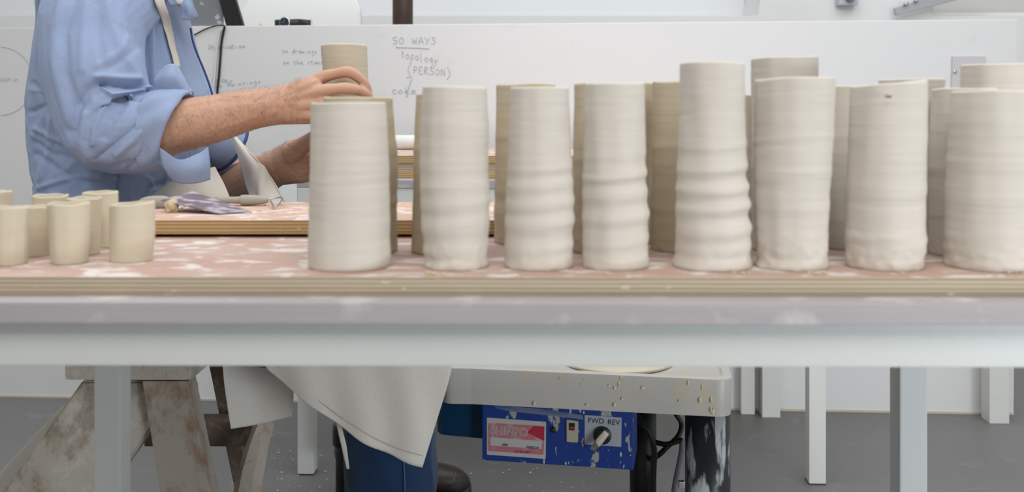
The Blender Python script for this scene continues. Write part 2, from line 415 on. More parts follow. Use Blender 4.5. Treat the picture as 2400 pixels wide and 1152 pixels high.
# pencil handwriting on the partition
GL = {'a': [[(.9,.5),(.5,.6),(.1,.3),(.4,0),(.8,.2),(.9,.5),(1,0)]], 'b': [[(.2,1.1),(.2,0),(.7,0),(.9,.3),(.6,.55),(.2,.4)]],
 'c': [[(.9,.5),(.4,.6),(.1,.25),(.5,0),(.95,.1)]], 'e': [[(.1,.3),(.8,.35),(.6,.6),(.2,.45),(.15,.1),(.6,0),(1,.1)]], 'g': [[(.8,.5),(.4,.6),(.2,.3),(.6,.15),(.8,.5),(.75,-.4),(.2,-.45)]],
 'h': [[(.2,1.1),(.15,0),(.3,.4),(.6,.5),(.75,.3),(.8,0)]], 'i': [[(.4,.55),(.4,0)]], 'k': [[(.2,1.1),(.2,0)], [(.8,.6),(.25,.3),(.9,0)]], 'l': [[(.3,1.1),(.3,0),(.6,0)]],
 'n': [[(.1,.5),(.15,0),(.4,.5),(.7,.45),(.8,0)]], 'o': [[(.5,.55),(.1,.3),(.4,0),(.85,.25),(.5,.55)]], 'p': [[(.2,.5),(.15,-.5)], [(.2,.4),(.6,.55),(.8,.3),(.5,.05),(.2,.15)]],
 'r': [[(.2,.5),(.2,0),(.3,.35),(.7,.55)]], 's': [[(.8,.55),(.3,.45),(.7,.2),(.2,0)]], 't': [[(.4,.9),(.4,.1),(.7,0)], [(.1,.55),(.8,.6)]], 'u': [[(.1,.5),(.2,.05),(.6,.05),(.8,.5),(.85,0)]],
 'v': [[(.1,.5),(.4,0),(.9,.55)]], 'w': [[(.1,.5),(.3,0),(.5,.4),(.7,0),(.95,.5)]], 'y': [[(.1,.5),(.4,.1)], [(.9,.55),(.4,.1),(.1,-.45)]], 'd': [[(.7,.4),(.3,.5),(.1,.2),(.4,0),(.7,.2),(.85,1.1),(.85,0)]],
 'O': [[(.5,1),(.05,.5),(.45,0),(.95,.5),(.5,1)]], 'L': [[(.2,1),(.15,0),(.9,.05)]], 'P': [[(.2,0),(.25,1),(.8,.85),(.7,.5),(.25,.45)]], '5': [[(.85,1),(.25,.95),(.2,.6),(.8,.5),(.7,.1),(.1,0)]], '0': [[(.5,1),(.1,.5),(.5,0),(.9,.5),(.5,1)]],
 'W': [[(0,1),(.25,0),(.5,.7),(.75,0),(1,1)]], 'A': [[(0,0),(.5,1),(1,0)], [(.2,.4),(.8,.4)]], 'Y': [[(0,1),(.5,.5)], [(1,1),(.3,-.1)]], 'S': [[(.9,.9),(.3,.95),(.3,.6),(.8,.4),(.6,0),(0,.1)]],
 'E': [[(.8,1),(.2,1),(.15,0),(.9,0)], [(.2,.5),(.7,.5)]], 'R': [[(.1,0),(.15,1),(.8,.8),(.2,.5),(.9,0)]], 'N': [[(.1,0),(.15,1),(.8,0),(.85,1)]], '(': [[(.7,1.3),(.1,.5),(.6,-.4)]], ')': [[(.2,1.3),(.9,.4),(.1,-.5)]]}
random.seed(4)
def write(word, x, y, w_, h_, slope=0, wid=1.2, name='handwriting', label=None):
    ms = []
    for k, ch in enumerate(word):
        if ch == ' ': continue
        for st in GL[ch]:
            pts = [WP(x + w_*(k + p[0]*.85) + random.uniform(-.6, .6), y - h_*p[1] + slope*k + random.uniform(-.6, .6), .001) for p in st]
            ms.append(line(pts, wid*.00052, n=5, sub=3))
    o = link(name, join(ms), M_pencil, part)
    if label: o['label'] = label
write('50 WAYS', 920, 103, 15, 16, 0, 1.5)
write('topology', 940, 135, 11, 20, 2, 1.4); write('(PERSON)', 955, 170, 13, 16, 1.2, 1.5); write('coke', 918, 219, 15, 15, 0, 1.5)
write('Observation', 488, 116, 8, 12, -.4, 1.2); write('on drawings', 662, 123, 7.5, 10, .2, 1.0); write('on the stand', 664, 150, 8, 10, 0, 1.1)
write('Library', 484, 190, 9, 13, .6, 1.2); write('on Paintings', 505, 206, 9, 10, -1, 1.0); write('ahn', 0, 190, 16, 13, .6, 1.0)
sl = [line([WP(928, 111, .001), WP(970, 112, .001), WP(1006, 114, .001)], .0012, 5), line([WP(966, 183, .001), WP(958, 205, .001), WP(953, 228, .001)], .001, 5),
      line([WP(953, 182, .001), WP(966, 179, .001)], .0008, 5)]
link('underline', join(sl), M_pencil, part)
cc = [WP(0 + 78*math.cos(t) , 190 - 80*math.sin(t), .001) for t in [R(a) for a in range(-88, 89, 8)]]
link('drawn_circle', line(cc, .0007, 5), M_pencil, part)

# ------------------------------------------------------------------ things at and above the partition
# white panel with clipped corners behind the partition
D = 3.75
pp = [P(566, 300, D), P(566, 28, D), P(578, 8, D), P(600, -22, D), P(812, -22, D), P(838, 4, D), P(845, 22, D), P(845, 300, D)]
o = link('display_panel', prism(pp, (0, 1, 0), .03, .004), M_wall2, smooth=False, origin=P(700, 300, D))
tag(o, 'large white panel with clipped corners standing behind the partition', 'panel')
pp = [P(607, 60, D-.002), P(607, 66, D-.002), P(613, 60, D-.002), P(612, 53, D-.002)]
link('yellow_mark', prism(pp, (0, -1, 0), .001, 0), M_yellow, o, smooth=False)['label'] = 'small yellow mark'
# brown steel post
D = 3.75
o = link('steel_post', cyl(P(944, 0, D)*1 * 1.0 - Vector((0, 0, P(944, 0, D).z)), Vector((P(944, 0, D).x, D, 2.9)), 24/S(D), n=40), M_rust, origin=(P(944, 0, D).x, D, 0))
tag(o, 'dark brown round steel post rising behind the partition, flecked with white', 'post')
# grey board and black screen on the ledge
D = 3.235
gb = [P(410, 66.5, D), P(523, 66.5, D), P(518, -60, D), P(405, -60, D)]
o = link('grey_board', prism(gb, (0, 1, 0), .012, .001), M_slate, smooth=False, origin=P(460, 66, D))
tag(o, 'grey board spattered with white paint, leaning on the partition top behind the person', 'board')
bk = [P(531, 66.5, D-.012), P(571, 66.5, D-.012), P(567, 52, D-.012), P(545, -20, D-.012), P(535, -60, D-.012), P(497, -60, D-.012)]
t = thing('flat_screen', 'black tilted flat screen standing on the partition top beside the grey board', 'screen', P(550, 66.5, D))
link('bezel', prism(bk, (0.15, 1, 0), .02, .003), M_blackp, t, smooth=False)
link('glass', prism([P(534, 60, D-.014), P(564, 60, D-.014), P(532, -50, D-.014), P(503, -50, D-.014)], (0, -1, 0), .0012, .0004), plain('screen_glass', '#262626', .15), t, smooth=False)
o = link('black_cable', join([line([WP(430, 96, .006), WP(455, 82, .006), WP(482, 68, .007), WP(505, 61, .01), WP(527, 60, .012)], .0022),
     line([WP(527, 62, .012), WP(524, 74, .006), WP(519, 100, .005), WP(516, 140, .005), WP(513, 180, .005), WP(509, 220, .005), WP(508, 300, .005)], .0040)]), M_cable, origin=WP(515, 150))
tag(o, 'black cable running down the partition from the flat screen', 'cable')
o = link('white_cable', line([WP(519, 67, .004), WP(514, 80, .004), WP(509, 110, .004), WP(505, 160, .004), WP(500, 220, .004), WP(496, 300, .004)], .003), M_cablew, origin=WP(505, 150))
tag(o, 'white cable running down the partition beside the black cable', 'cable')
# wrist watch
wc = WP(690, 66, .0); D = wc.y + .03; s = S(D)
t = thing('wrist_watch', 'black wrist watch lying on its side on top of the partition', 'watch', P(690, 64.5, D))
def strap(pts, hw, th, mat, name, par):
    q = catmull(pts, 8); vs_, fs = [], []
    for k in range(len(q)):
        a_, b_ = Vector(q[k]), Vector(q[min(k+1, len(q)-1)]) if k < len(q)-1 else Vector(q[k])*2-Vector(q[k-1])
        d = (b_-a_).normalized(); n_ = Vector((-d.y, d.x, 0))*th
        vs_ += [a_-n_-Vector((0,0,hw)), a_+n_-Vector((0,0,hw)), a_+n_+Vector((0,0,hw)), a_-n_+Vector((0,0,hw))]
    for k in range(len(q)-1):
        for i in range(4): fs.append((k*4+i, k*4+(i+1)%4, (k+1)*4+(i+1)%4, (k+1)*4+i))
    fs += [(3,2,1,0), tuple(len(q)*4-4+i for i in range(4))]
    return link(name, mesh(vs_, fs), mat, par)
zc = 55
strap([P(668, zc, D-.004), P(700, zc-1, D+.002), P(722, zc+1, D), P(726, zc+2, D+.015), P(700, zc, D+.03), P(660, zc, D+.03), P(646, zc+1, D+.018), P(648, zc+1, D+.004), P(662, zc, D-.002)], 9.5/s, .0015, M_cable, 'strap', t)
nd = Vector((-.25, -1, .1)).normalized(); c0 = P(668, 53, D-.008)
cs = link('case', cyl(c0+nd*-.004, c0+nd*.004, 13.5/s, n=32, bev=.001), M_steel, t)
link('dial', cyl(c0+nd*.004, c0+nd*.0046, 11.5/s), plain('navy_dial', '#1d2733', .3), cs, smooth=False)
e = nd.cross(Vector((0, 0, 1))).normalized()
link('hands', join([line([c0+nd*.006, c0+nd*.006+e*.009], .0005), line([c0+nd*.006, c0+nd*.006+Vector((0, 0, .012))], .0005)]), M_steel, cs)
link('buckle', line([P(727, 46, D-.002), P(731, 46, D-.003), P(731, 62, D-.003), P(727, 62, D-.002)], .0008), M_steel, t)
link('keeper', box(P(703, 55, D-.001), (.006, .006, .027), .001), M_cable, t)
# switch plate
pl = [WP(2228, 210, .0), WP(2308, 208, 0), WP(2308, 132, 0), WP(2230, 132, 0)]
t = thing('blank_wall_plate', 'pale grey blank wall plate screwed near the right end of the partition', 'wall plate', WP(2268, 210))
link('plate', prism(pl, (0, -1, 0), .006, .0015), M_plate, t, smooth=False)
q_ = WP(2238, 168, .006); link('screw', cyl(q_, q_+Vector((0, -.003, 0)), .0055, n=20, bev=.0008), M_steel, t)
# bracket and steel arm on the back wall
t = thing('wall_bracket', 'small pale grey box bracket high on the back wall', 'bracket', P(1978, 14, YB-.03))
link('box', boxr(bx(1957), bx(2001), YB-.06, YB, bz(15), bz(-30), .004), plain('pale_grey_plastic', '#c0c4cc', .4), t, smooth=False)
link('knob', cyl((bx(1980), YB-.09, bz(-2)), (bx(1980), YB-.05, bz(-2)), .02, n=24, bev=.003), M_gcable, t)
D = YB-.06
t = thing('window_stay', 'galvanised steel window stay slanting up across the back wall corner', 'window stay', P(2100, 36, D))
link('arm', prism([P(2095, 20, D), P(2100, 37, D), P(2108, 35, D), P(2280, -10, D), P(2340, -26, D), P(2320, -50, D), P(2180, -8, D)], (0, 1, 0), .02, .003), plain('galvanised', '#b9bcc0', .4, .6), t, smooth=False)
for (x_, y_) in ((2121, 10), (2145, 2)):
    link('bolt', cyl(P(x_, y_, D), P(x_, y_, D)+Vector((0, -.02, 0)), .009, n=20, bev=.002), M_steel, t)

# ------------------------------------------------------------------ tables
def table(name, label, loc, rz, x0, x1, depth, ztop_, th, legw, mats, ap=.045, legs=None, over=(0, 0), inset=.015, group=None):
    t = thing(name, label, 'table', loc, rz, group)
    L = lambda n_, me, m_: link(n_, me, m_, t, local=True, smooth=False)
    L('tabletop', boxr(x0-over[0], x1+over[1], 0, depth, ztop_-th, ztop_, .002), mats[0])
    zb = ztop_-th
    L('apron_rail', boxr(x0-over[0]*.9, x1+over[1]*.9, inset, inset+.02, zb-ap, zb, .002), mats[1])
    L('apron_rail', boxr(x0, x1, depth-inset-.02, depth-inset, zb-ap, zb, .002), mats[1])
    for xx in (x0, x1-.02): L('apron_rail', boxr(xx, xx+.02, inset+.02, depth-inset-.02, zb-ap, zb, .002), mats[1])
    for (a_, y_) in legs:
        L('leg', boxr(a_, a_+legw, y_, y_+legw, 0, zb, .0025), mats[1])
    return t
near = table('work_table', 'long white-framed work table with a clay-stained top in the foreground', (0, .97, 0), R(-.5), -.66, .64, .59, .759, .021, .04,
             (M_grey, M_white), legs=((-.6305, .515), (.558, .478), (-.6305, .037), (.60, .037)), over=(.10, .10))
farT = table('work_table', 'white work table behind the potter carrying a stack of plywood boards', (-.556, 2.57, 0), R(-2.9), 0, 1.36, .62, .7616, .0205, .042,
             (M_grey, M_white2), legs=((.002, .0), (1.305, 0.0), (.002, .57), (1.237, .57)), inset=.004)
# chipped leg bottoms
for ch in [c for c in farT.children if c.name.startswith('leg')][:2]:
    q = coords(ch.data); x_, y_ = q[:, 0].mean(), q[:, 1].mean()
    link('chipped_foot', boxr(x_-.0213, x_+.0213, y_-.0213, y_+.0213, 0, .004, .001), M_rust, ch, local=True, smooth=False)
# wall bench at the right
t = thing('wall_bench', 'narrow white bench with two visible legs against the partition at right', 'bench', (1.15, 3.03, 0), R(-2.5))
L = lambda n_, me, m_: link(n_, me, m_, t, local=True, smooth=False)
L('bench_top', boxr(-.42, .37, -.02, .1, .70, .72, .002), M_white2)
L('rail', boxr(-.385, .33, 0, .02, .65, .70, .002), M_white2)
L('leg', boxr(-.3845, -.3295, 0.0, .055, 0, .70, .002), M_white2)
L('leg', boxr(.285, .343, -.03, .03, 0, .70, .002), M_white2)
def board(name, label, x0, x1, y0, y1, z0, z1, mt, me_, rz=0, group=None, batt=None):
    c = Vector(((x0+x1)/2, (y0+y1)/2, z0))
    m_ = boxr(x0, x1, y0, y1, z0, z1, .0012)
    m_.materials.append(mt); m_.materials.append(me_)
    for p in m_.polygons: p.material_index = 0 if abs(p.normal.z) > .8 else 1
    o = link(name, m_, None, smooth=False, origin=c); o.rotation_euler.z = rz
    tag(o, label, 'board', group)
    if batt:
        for xx in batt:
            link('batten', boxr(xx-.015, xx+.015, y0+.03, y1-.03, z0-.0045, z0, 0), me_, o, smooth=False)
    return o
ZB = .778; ZB2 = .801
board('plywood_board', 'long plywood board under the clay cylinders, edge facing the camera', -.74, .74, 1.006, 1.545, .7592, ZB, M_top1, M_edge1, R(-.35))
board('plywood_board', 'plywood board lying on the back of the front board, carrying the tools', -.72, .72, 1.31, 1.56, .7825, ZB2, M_top2, M_edge2, 0, None, (-.5, -.1, .3, .6))
for k in range(3):
    z0 = .7617 + k*.0202
    board('plywood_board', ['lowest plywood board of the stack on the rear table', 'middle plywood board of the stack on the rear table', 'topmost pinkish plywood board of the stack on the rear table'][k],
          -.43 + .01*k, .72, 2.60+.006*(k % 2), 3.02, z0, z0+.0198, M_top2, M_edge2 if k != 1 else M_edge1, R(-2.9), None)
o = link('paper_roll', cyl(P(880, 331, 2.99), P(1085, 331, 2.95), .0218, n=32, bev=.002), plain('white_paper', '#e2e2de', .6), origin=P(980, 331, 2.97))
tag(o, 'white roll lying on the board stack on the rear table', 'roll')
o.location.z = .7617+.0202*2+.0198+.022

# ------------------------------------------------------------------ thrown clay cylinders
def pot(name, label, cat, Dc, prof, zb=ZB, wave=(), tilt=0, seed=1, mat=None, lump=0, group=None, thick=.003, nzamp=.00022, wob=.0007, rimwob=.0006, yaw=0):
    s = S(Dc); nr, nh = 88, 150
    pts = [(H-(p[0]-250)/s, (p[2]-p[1])/2/s, ((p[1]+p[2])/2-1200)/s) for p in prof]
    pts.sort(); pts[0] = (zb, pts[0][1], pts[0][2])
    if pts[0][0] >= pts[1][0]-.002: pts.pop(1)
    zs = np.array([p[0] for p in pts]); rs = np.array([p[1] for p in pts]); xs = np.array([p[2] for p in pts])
    x0 = xs[0]; h = zs[-1]-zb
    verts, faces = [], []
    def smooth_interp(z, a): # smooth between control heights
        k = np.clip(np.searchsorted(zs, z)-1, 0, len(zs)-2)
        t_ = (z-zs[k])/(zs[k+1]-zs[k]); t_ = t_*t_*(3-2*t_)*.6 + t_*.4
        return a[k]*(1-t_)+a[k+1]*t_
    zz = np.linspace(zb, zs[-1], nh)
    outer = []
    for k, z in enumerate(zz):
        t_ = (z-zb)/h; r = smooth_interp(z, rs); cx = smooth_interp(z, xs)
        ring = []
        for i in range(nr):
            a_ = 2*math.pi*i/nr
            rr = r
            for (tc, wd, am, ph) in wave:        # ridges that climb round the wall
                q = (t_ - tc - .016*math.sin(a_+ph))/wd
                rr += .78*am*(math.exp(-q*q) - .55*math.exp(-(q+1.6)**2))*(.8+.4*math.sin(a_+ph*2))
            v = Vector((math.cos(a_)*2.2, math.sin(a_)*2.2, z*12+seed*7))
            rr += wob*2*noise.noise(v) + nzamp*noise.noise(Vector((math.cos(a_)*.8+seed, math.sin(a_)*.8, z*190))) + nzamp*3*noise.noise(Vector((math.cos(a_)*.5+seed, math.sin(a_)*.5, z*55)))*(1.2-t_)
            if lump and t_ < .22:
                v2 = Vector((math.cos(a_)*5+seed*3, math.sin(a_)*5, z*110))
                rr += lump*max(0, noise.noise(v2))*(1-t_/.22)
            if t_ < .012: rr -= .0012*(1-t_/.012)
            dz = (tilt*math.cos(a_) + rimwob*2*noise.noise(Vector((math.cos(a_)*1.2, math.sin(a_)*1.2, seed))))*t_**6
            ring.append(Vector((cx-x0+rr*math.cos(a_), rr*math.sin(a_)*.98, z-zb+dz)))
        outer.append(ring)
    for ring in outer: verts += ring
    def c_of(ring): return sum(ring, Vector())/len(ring)
    inner = []
    for k in range(nh-1, 8, -6):
        c = c_of(outer[k]); inner.append([c + (v-c)*(1-thick/max((v-c).length, .001)) + Vector((0, 0, .0 if k < nh-1 else .0003)) for v in outer[k]])
    c = c_of(outer[4]); inner.append([c+(v-c)*.05 for v in outer[4]])
    # soft lip
    lip = [(a_+b_)/2 + Vector((0, 0, .0012)) for a_, b_ in zip(outer[-1], inner[0])]
    verts += lip
    for ring in inner: verts += ring
    tot = nh + 1 + len(inner)
    for k in range(tot-1):
        for i in range(nr):
            j = (i+1) % nr; faces.append((k*nr+i, k*nr+j, (k+1)*nr+j, (k+1)*nr+i))
    faces.append(tuple(range(nr))[::-1]); faces.append(tuple(range((tot-1)*nr, tot*nr)))
    o = link(name, mesh(verts, faces), mat or M_clay)
    o.location = (x0, Dc, zb)
    return tag(o, label, cat, group)
GV = 'tall clay cylinders on the front board'
front = [
 ('front-row clay cylinder furthest left, smooth and straight, next to the raised hand', 1.075, [(243,730,905),(300,729,908),(400,728,911),(520,725,914),(600,722,915),(636,722,913)], [(.55,.02,.0004,1)], 0, 0),
 ('front-row clay cylinder second from left, with diagonal creases at its foot', 1.075, [(206,990,1140),(260,988,1142),(300,986,1145),(400,985,1143),(470,985,1147),(520,988,1145),(580,994,1142),(600,997,1142),(636,993,1146)], [(.10,.04,.0016,2.5),(.22,.05,.0012,2.2),(.36,.03,.0009,1),(.45,.03,.0008,2),(.58,.03,.0006,0),(.7,.02,.0005,0)], 0, .002),
 ('front-row clay cylinder third from left, with soft ridges down its lower half', 1.075, [(207,1195,1334),(300,1192,1337),(400,1189,1341),(480,1185,1345),(560,1184,1342),(636,1182,1344)], [(.12,.03,.001,1),(.25,.035,.0014,1),(.36,.03,.0013,1.3),(.47,.03,.0012,1),(.56,.03,.0008,1),(.7,.02,.0005,0)], 0, .0012),
 ('front-row clay cylinder fourth from left, with one bright ridge at mid height', 1.075, [(197,1372,1512),(300,1368,1513),(420,1365,1513),(500,1364,1519),(560,1364,1517),(636,1363,1520)], [(.15,.03,.0012,1),(.28,.03,.0014,1),(.40,.035,.0014,1.2),(.50,.025,.0018,1.3),(.62,.03,.0007,1)], 0, .0012),
 ('tallest front-row clay cylinder, fifth from left, deeply rippled around its middle', 1.075, [(150,1594,1744),(250,1594,1744),(350,1590,1747),(420,1587,1747),(450,1585,1753),(500,1584,1753),(540,1584,1757),(590,1582,1756),(636,1575,1762)], [(.10,.03,.001,1),(.19,.03,.0016,1),(.30,.03,.0026,1),(.395,.028,.0028,.8),(.49,.028,.0020,1),(.6,.02,.0008,1)], 0, .0015),
 ('front-row clay cylinder sixth from left, leaning and wider at the rim', 1.075, [(186,1772,1953),(300,1772,1950),(400,1771,1945),(450,1770,1940),(560,1773,1938),(600,1776,1937),(638,1770,1940)], [(.5,.03,.0007,2),(.68,.02,.0006,2.4),(.33,.03,.0006,1)], .001, .003),
 ('front-row clay cylinder seventh from left, with a slanting rim and a small pencil mark', 1.075, [(197,1996,2168),(300,1992,2167),(450,1988,2163),(540,1986,2163),(560,1985,2166),(600,1985,2160),(636,1986,2160)], [(.42,.04,.0009,1),(.7,.03,.0005,0),(.18,.03,.0007,2)], .0035, .003),
 ('front-row clay cylinder furthest right, cut off by the edge of the photo', 1.075, [(216,2236,2424),(300,2232,2430),(400,2226,2425),(450,2222,2425),(560,2221,2425),(636,2222,2430)], [(.4,.04,.0008,1),(.6,.03,.0006,0)], 0, .0025)]
vv = []
for k, (lab, D, pr, wv, ti, lu) in enumerate(front):
    vv.append(pot('clay_cylinder', lab, 'pot', D, pr, wave=wv, tilt=ti, seed=k+1.3, lump=lu*1.15, group=GV))
# pencil marks on the seventh
v7 = vv[6]
for (px_, w_) in ((2082, 11),):
    c = P(px_, 226, 1.0308)
    link('pencil_mark', join([line([c+Vector((-.0035, .0005, .0005)), c+Vector((-.002, 0, .0012)), c+Vector((.001, 0, .0002)), c+Vector((.0035, .0005, .001))], .0005, 6), line([c+Vector((-.003, .0002, -.001)), c+Vector((.003, .0002, -.0008))], .0005, 6)]), M_ink, v7)['label'] = 'small dark pencil mark'
back = [
 ('back-row clay cylinder behind the leftmost front one, bulging at mid height', 1.185, [(230,758,920),(300,760,924),(350,765,929),(400,770,932),(470,772,930),(600,770,931)], 0),
 ('back-row clay cylinder behind the second front one, its left edge showing', 1.185, [(222,975,1118),(300,972,1118),(450,968,1116),(600,965,1113)], 0),
 ('back-row clay cylinder behind the third front one, set furthest back', 1.265, [(200,1163,1303),(330,1161,1300),(450,1160,1300),(500,1157,1298),(572,1158,1298)], 0),
 ('back-row clay cylinder behind the fourth front one, its left edge showing', 1.185, [(198,1345,1480),(400,1343,1478),(590,1343,1478)], 0),
 ('clay cylinder further back, strip showing right of the fourth front one', 1.265, [(198,1412,1531),(400,1410,1530),(580,1408,1528)], 0),
 ('back-row clay cylinder in the gap just left of the tallest one', 1.20, [(194,1531,1655),(400,1528,1653),(590,1526,1652)], 0),
 ('clay cylinder further back, a thin strip showing right of the tallest one', 1.265, [(225,1690,1790),(400,1690,1790),(580,1688,1790)], 0),
 ('tall clay cylinder rising behind the leaning sixth one, rim highest of the back row', 1.195, [(137,1762,1915),(300,1763,1913),(590,1764,1912)], .0015),
 ('back-row clay cylinder in the gap between the sixth and seventh front ones', 1.225, [(203,1915,2053),(400,1915,2050),(590,1912,2048)], 0),
 ('clay cylinder behind the slanting-rimmed seventh one, its rim peeking above', 1.25, [(187,2062,2212),(225,2064,2208),(300,2066,2196),(580,2066,2190)], .0008),
 ('back-row clay cylinder left of and behind the rightmost front one', 1.165, [(210,2188,2334),(300,2185,2335),(450,2182,2335),(600,2180,2330)], 0),
 ('tall clay cylinder behind the rightmost pair, rim well above them', 1.25, [(153,2258,2412),(300,2258,2412),(580,2256,2410)], 0)]
for k, (lab, D, pr, ti) in enumerate(back):
    rr = random.Random(k)
    pot('clay_cylinder', lab, 'pot', D, pr, wave=[(rr.uniform(.15, .35), .03, .0009, 1), (rr.uniform(.4, .7), .03, .0007, 2)], tilt=ti, seed=k+20.7, group=GV, lump=.0015, mat=M_clay3 if k in (0, 1, 2, 3, 4, 5) else M_clay)
GC = 'small clay beakers on the front board'
cups = [
 ('small clay beaker at the left edge of the photo, in the front row', 1.09, [(487,-14,63),(560,-15,63),(620,-14,60)], 0),
 ('small front-row clay beaker in the middle of the three, slightly flared', 1.10, [(478,113,208),(540,118,208),(620,122,204)], .0006),
 ('small front-row clay beaker furthest right, widest of all, with a slanting rim', 1.117, [(478,259,362),(540,260,362),(612,260,356)], .002),
 ('small clay beaker half hidden between the two leftmost front ones', 1.155, [(485,48,117),(600,52,118)], 0),
 ('small clay beaker at the very left edge, in the back row', 1.225, [(450,-48,25),(600,-46,24)], 0),
 ('small back-row clay beaker with its rim against the blue shirt, left of two', 1.225, [(459,78,158),(600,80,156)], 0),
 ('small clay beaker just behind the middle front one, its rim showing', 1.165, [(465,158,235),(600,160,232)], 0),
 ('small back-row clay beaker with its rim against the blue shirt, right of two', 1.225, [(452,196,275),(600,198,272)], .0006)]
for k, (lab, D, pr, ti) in enumerate(cups):
    pot('clay_beaker', lab, 'beaker', D, pr, tilt=ti, seed=k+50.2, mat=M_clay2, group=GC, thick=.0022, wob=.0004, nzamp=.00015, lump=.0005, rimwob=.0008)
# the pot being held
HP = 1.705
held = pot('clay_cylinder', 'clay cylinder held upright in the potter\'s two hands', 'pot', HP, [(107,753,860),(170,757,862),(230,760,869),(330,762,872),(392,763,872)], zb=H-(395-250)/S(HP), seed=77, mat=M_clay2, wave=[(.3, .05, .0005, 1)])
# clay crumbs round the feet of the cylinders and tools
random.seed(9)
def crumbs(pts, r, name, label, mat=M_crumb):
    ms = []
    for p in pts:
        q = r*random.uniform(.5, 1.3)
        ms.append(ball(Vector(p)+Vector((0, 0, q*.35)), q, (random.uniform(.8, 1.5), random.uniform(.7, 1.2), random.uniform(.35, .7)), Matrix.Rotation(random.uniform(0, 3), 3, 'Z')))
    me = join(ms); disp(me, lambda c, n: r*.35*nz(c, (500, 500, 500), 3))
    c = coords(me).mean(0); o = link(name, me, mat, origin=(c[0], c[1], pts[0][2] if not isinstance(pts[0], Vector) else pts[0].z))
    return tag(o, label, 'clay crumbs', None, 'stuff')
pts = []
for (px_, n_) in ((1020, 9), (1030, 5), (1440, 2), (1740, 4), (1915, 8), (2120, 2), (2380, 6)):
    for _ in range(n_):
        D = random.uniform(1.021, 1.029); pts.append(Vector(((px_+random.uniform(-22, 22)-1200)/S(D), D, ZB)))
crumbs(pts, .0022, 'clay_crumbs', 'pale clay crumbs stuck around the feet of the front-row cylinders')

# ------------------------------------------------------------------ tools on the second board
t = thing('metal_scraper', 'clay-smeared dark flat scraper lying tilted on the back board', 'scraper', P(490, 485, 1.40))
def zonb(px, D, z): return Vector(((px-1200)/S(D), D, z))
sq = [zonb(584, 1.40, .8022), zonb(512, 1.372, .8022), zonb(378, 1.41, .8170), zonb(452, 1.47, .8240)]
link('blade', hexa(sq, [v+Vector((0, 0, .0016)) for v in sq], .0004), M_rib, t, smooth=False)
t = thing('trimming_tool', 'trimming tool with a clay-caked handle and a wire loop, behind the scraper', 'tool', P(600, 468, 1.5))
z_ = ZB2+.0085
link('handle', tube([(*zonb(505, 1.50, z_), .005), (*zonb(560, 1.50, z_), .0055), (*zonb(566, 1.50, z_), .0078), (*zonb(585, 1.50, z_), .0080), (*zonb(610, 1.50, z_), .0068), (*zonb(628, 1.5, z_), .004)], ref=(0, 1, 0)), M_toolg, t)
link('shaft', tube([(*zonb(470, 1.50, z_), .0042), (*zonb(505, 1.50, z_), .0046), (*zonb(562, 1.50, z_), .005)]), M_toolw, t)
link('wire_loop', line([zonb(622, 1.5, z_), zonb(655, 1.5, z_+.004), zonb(661, 1.48, z_+.003), zonb(652, 1.45, z_-.003), zonb(642, 1.44, z_-.005), zonb(640, 1.46, z_-.004), zonb(634, 1.49, z_)], .0012), M_steel, t)
t = thing('needle_tool', 'grey-handled tool with a bright metal tip, left of the scraper', 'tool', P(350, 475, 1.46))
z_ = ZB2+.0095
link('handle', tube([(*zonb(396, 1.46, z_), .006), (*zonb(385, 1.46, z_), .009), (*zonb(350, 1.46, z_), .0085), (*zonb(330, 1.46, z_), .005)]), M_toolg, t)
link('tip', tube([(*zonb(331, 1.46, z_), .003), (*zonb(305, 1.46, z_-.004), .0022)]), M_steel, t)
me = ball(zonb(402, 1.405, ZB2+.008), .0095, (1, .9, 1.1)); disp(me, lambda c, n: .005*nz(c, (180, 180, 180), 2))
q = coords(me); q[:, 2] = np.maximum(q[:, 2], ZB2); setco(me, q)
o = link('clay_trimming', me, M_crumb, origin=zonb(402, 1.405, ZB2)); tag(o, 'curled lump of dry clay trimming beside the scraper', 'clay lump')
crumbs([zonb(random.uniform(370, 700), random.uniform(1.38, 1.52), ZB2) for _ in range(26)], .0022, 'clay_crumbs', 'dry clay crumbs scattered around the tools on the back board')

# ------------------------------------------------------------------ pottery wheel
t = thing('pottery_wheel', 'electric pottery wheel with white tray and blue control box on black legs', 'pottery wheel', (.14, 2.0, 0))
# tray outline (plan), corners rounded
c = [(-.125, 1.803), (-.073, 1.800), (.381, 1.722), (.432, 2.11), (.30, 2.25), (-.02, 2.28), (-.13, 2.12)]
def rounded(poly, rad, n=7):
    out = []
    for i, p in enumerate(poly):
        p = Vector(p); a_ = Vector(poly[i-1]); b_ = Vector(poly[(i+1) % len(poly)])
        r = rad[i]; u, v = (a_-p).normalized(), (b_-p).normalized()
        ang = u.angle(v); d = min(r/math.tan(ang/2), (a_-p).length*.45, (b_-p).length*.45)
        for k in range(n):
            s_ = k/(n-1); out.append((p+u*d)*(1-s_)**2 + p*2*s_*(1-s_) + (p+v*d)*s_**2)
    return out
pl2 = rounded(c, [.02, .02, .03, .06, .05, .05, .04])
cen = sum(pl2, Vector((0, 0)))/len(pl2)
rings = [(0, .413), (0.000, .425), (.003, .474), (.0015, .4775), (-.004, .479), (-.016, .479), (-.020, .474), (-.024, .4735)]
vs_, fs = [], []
for (off, z) in rings:
    for p in pl2:
        d = (p-cen).normalized(); vs_.append((p.x+d.x*off, p.y+d.y*off, z))
n_ = len(pl2)
for k in range(len(rings)-1):
    for i in range(n_): j = (i+1) % n_; fs.append((k*n_+i, k*n_+j, (k+1)*n_+j, (k+1)*n_+i))
fs.append(tuple(range(n_))[::-1]); fs.append(tuple(range((len(rings)-1)*n_, len(rings)*n_)))
tray = link('tray', mesh(vs_, fs), M_tray, t)
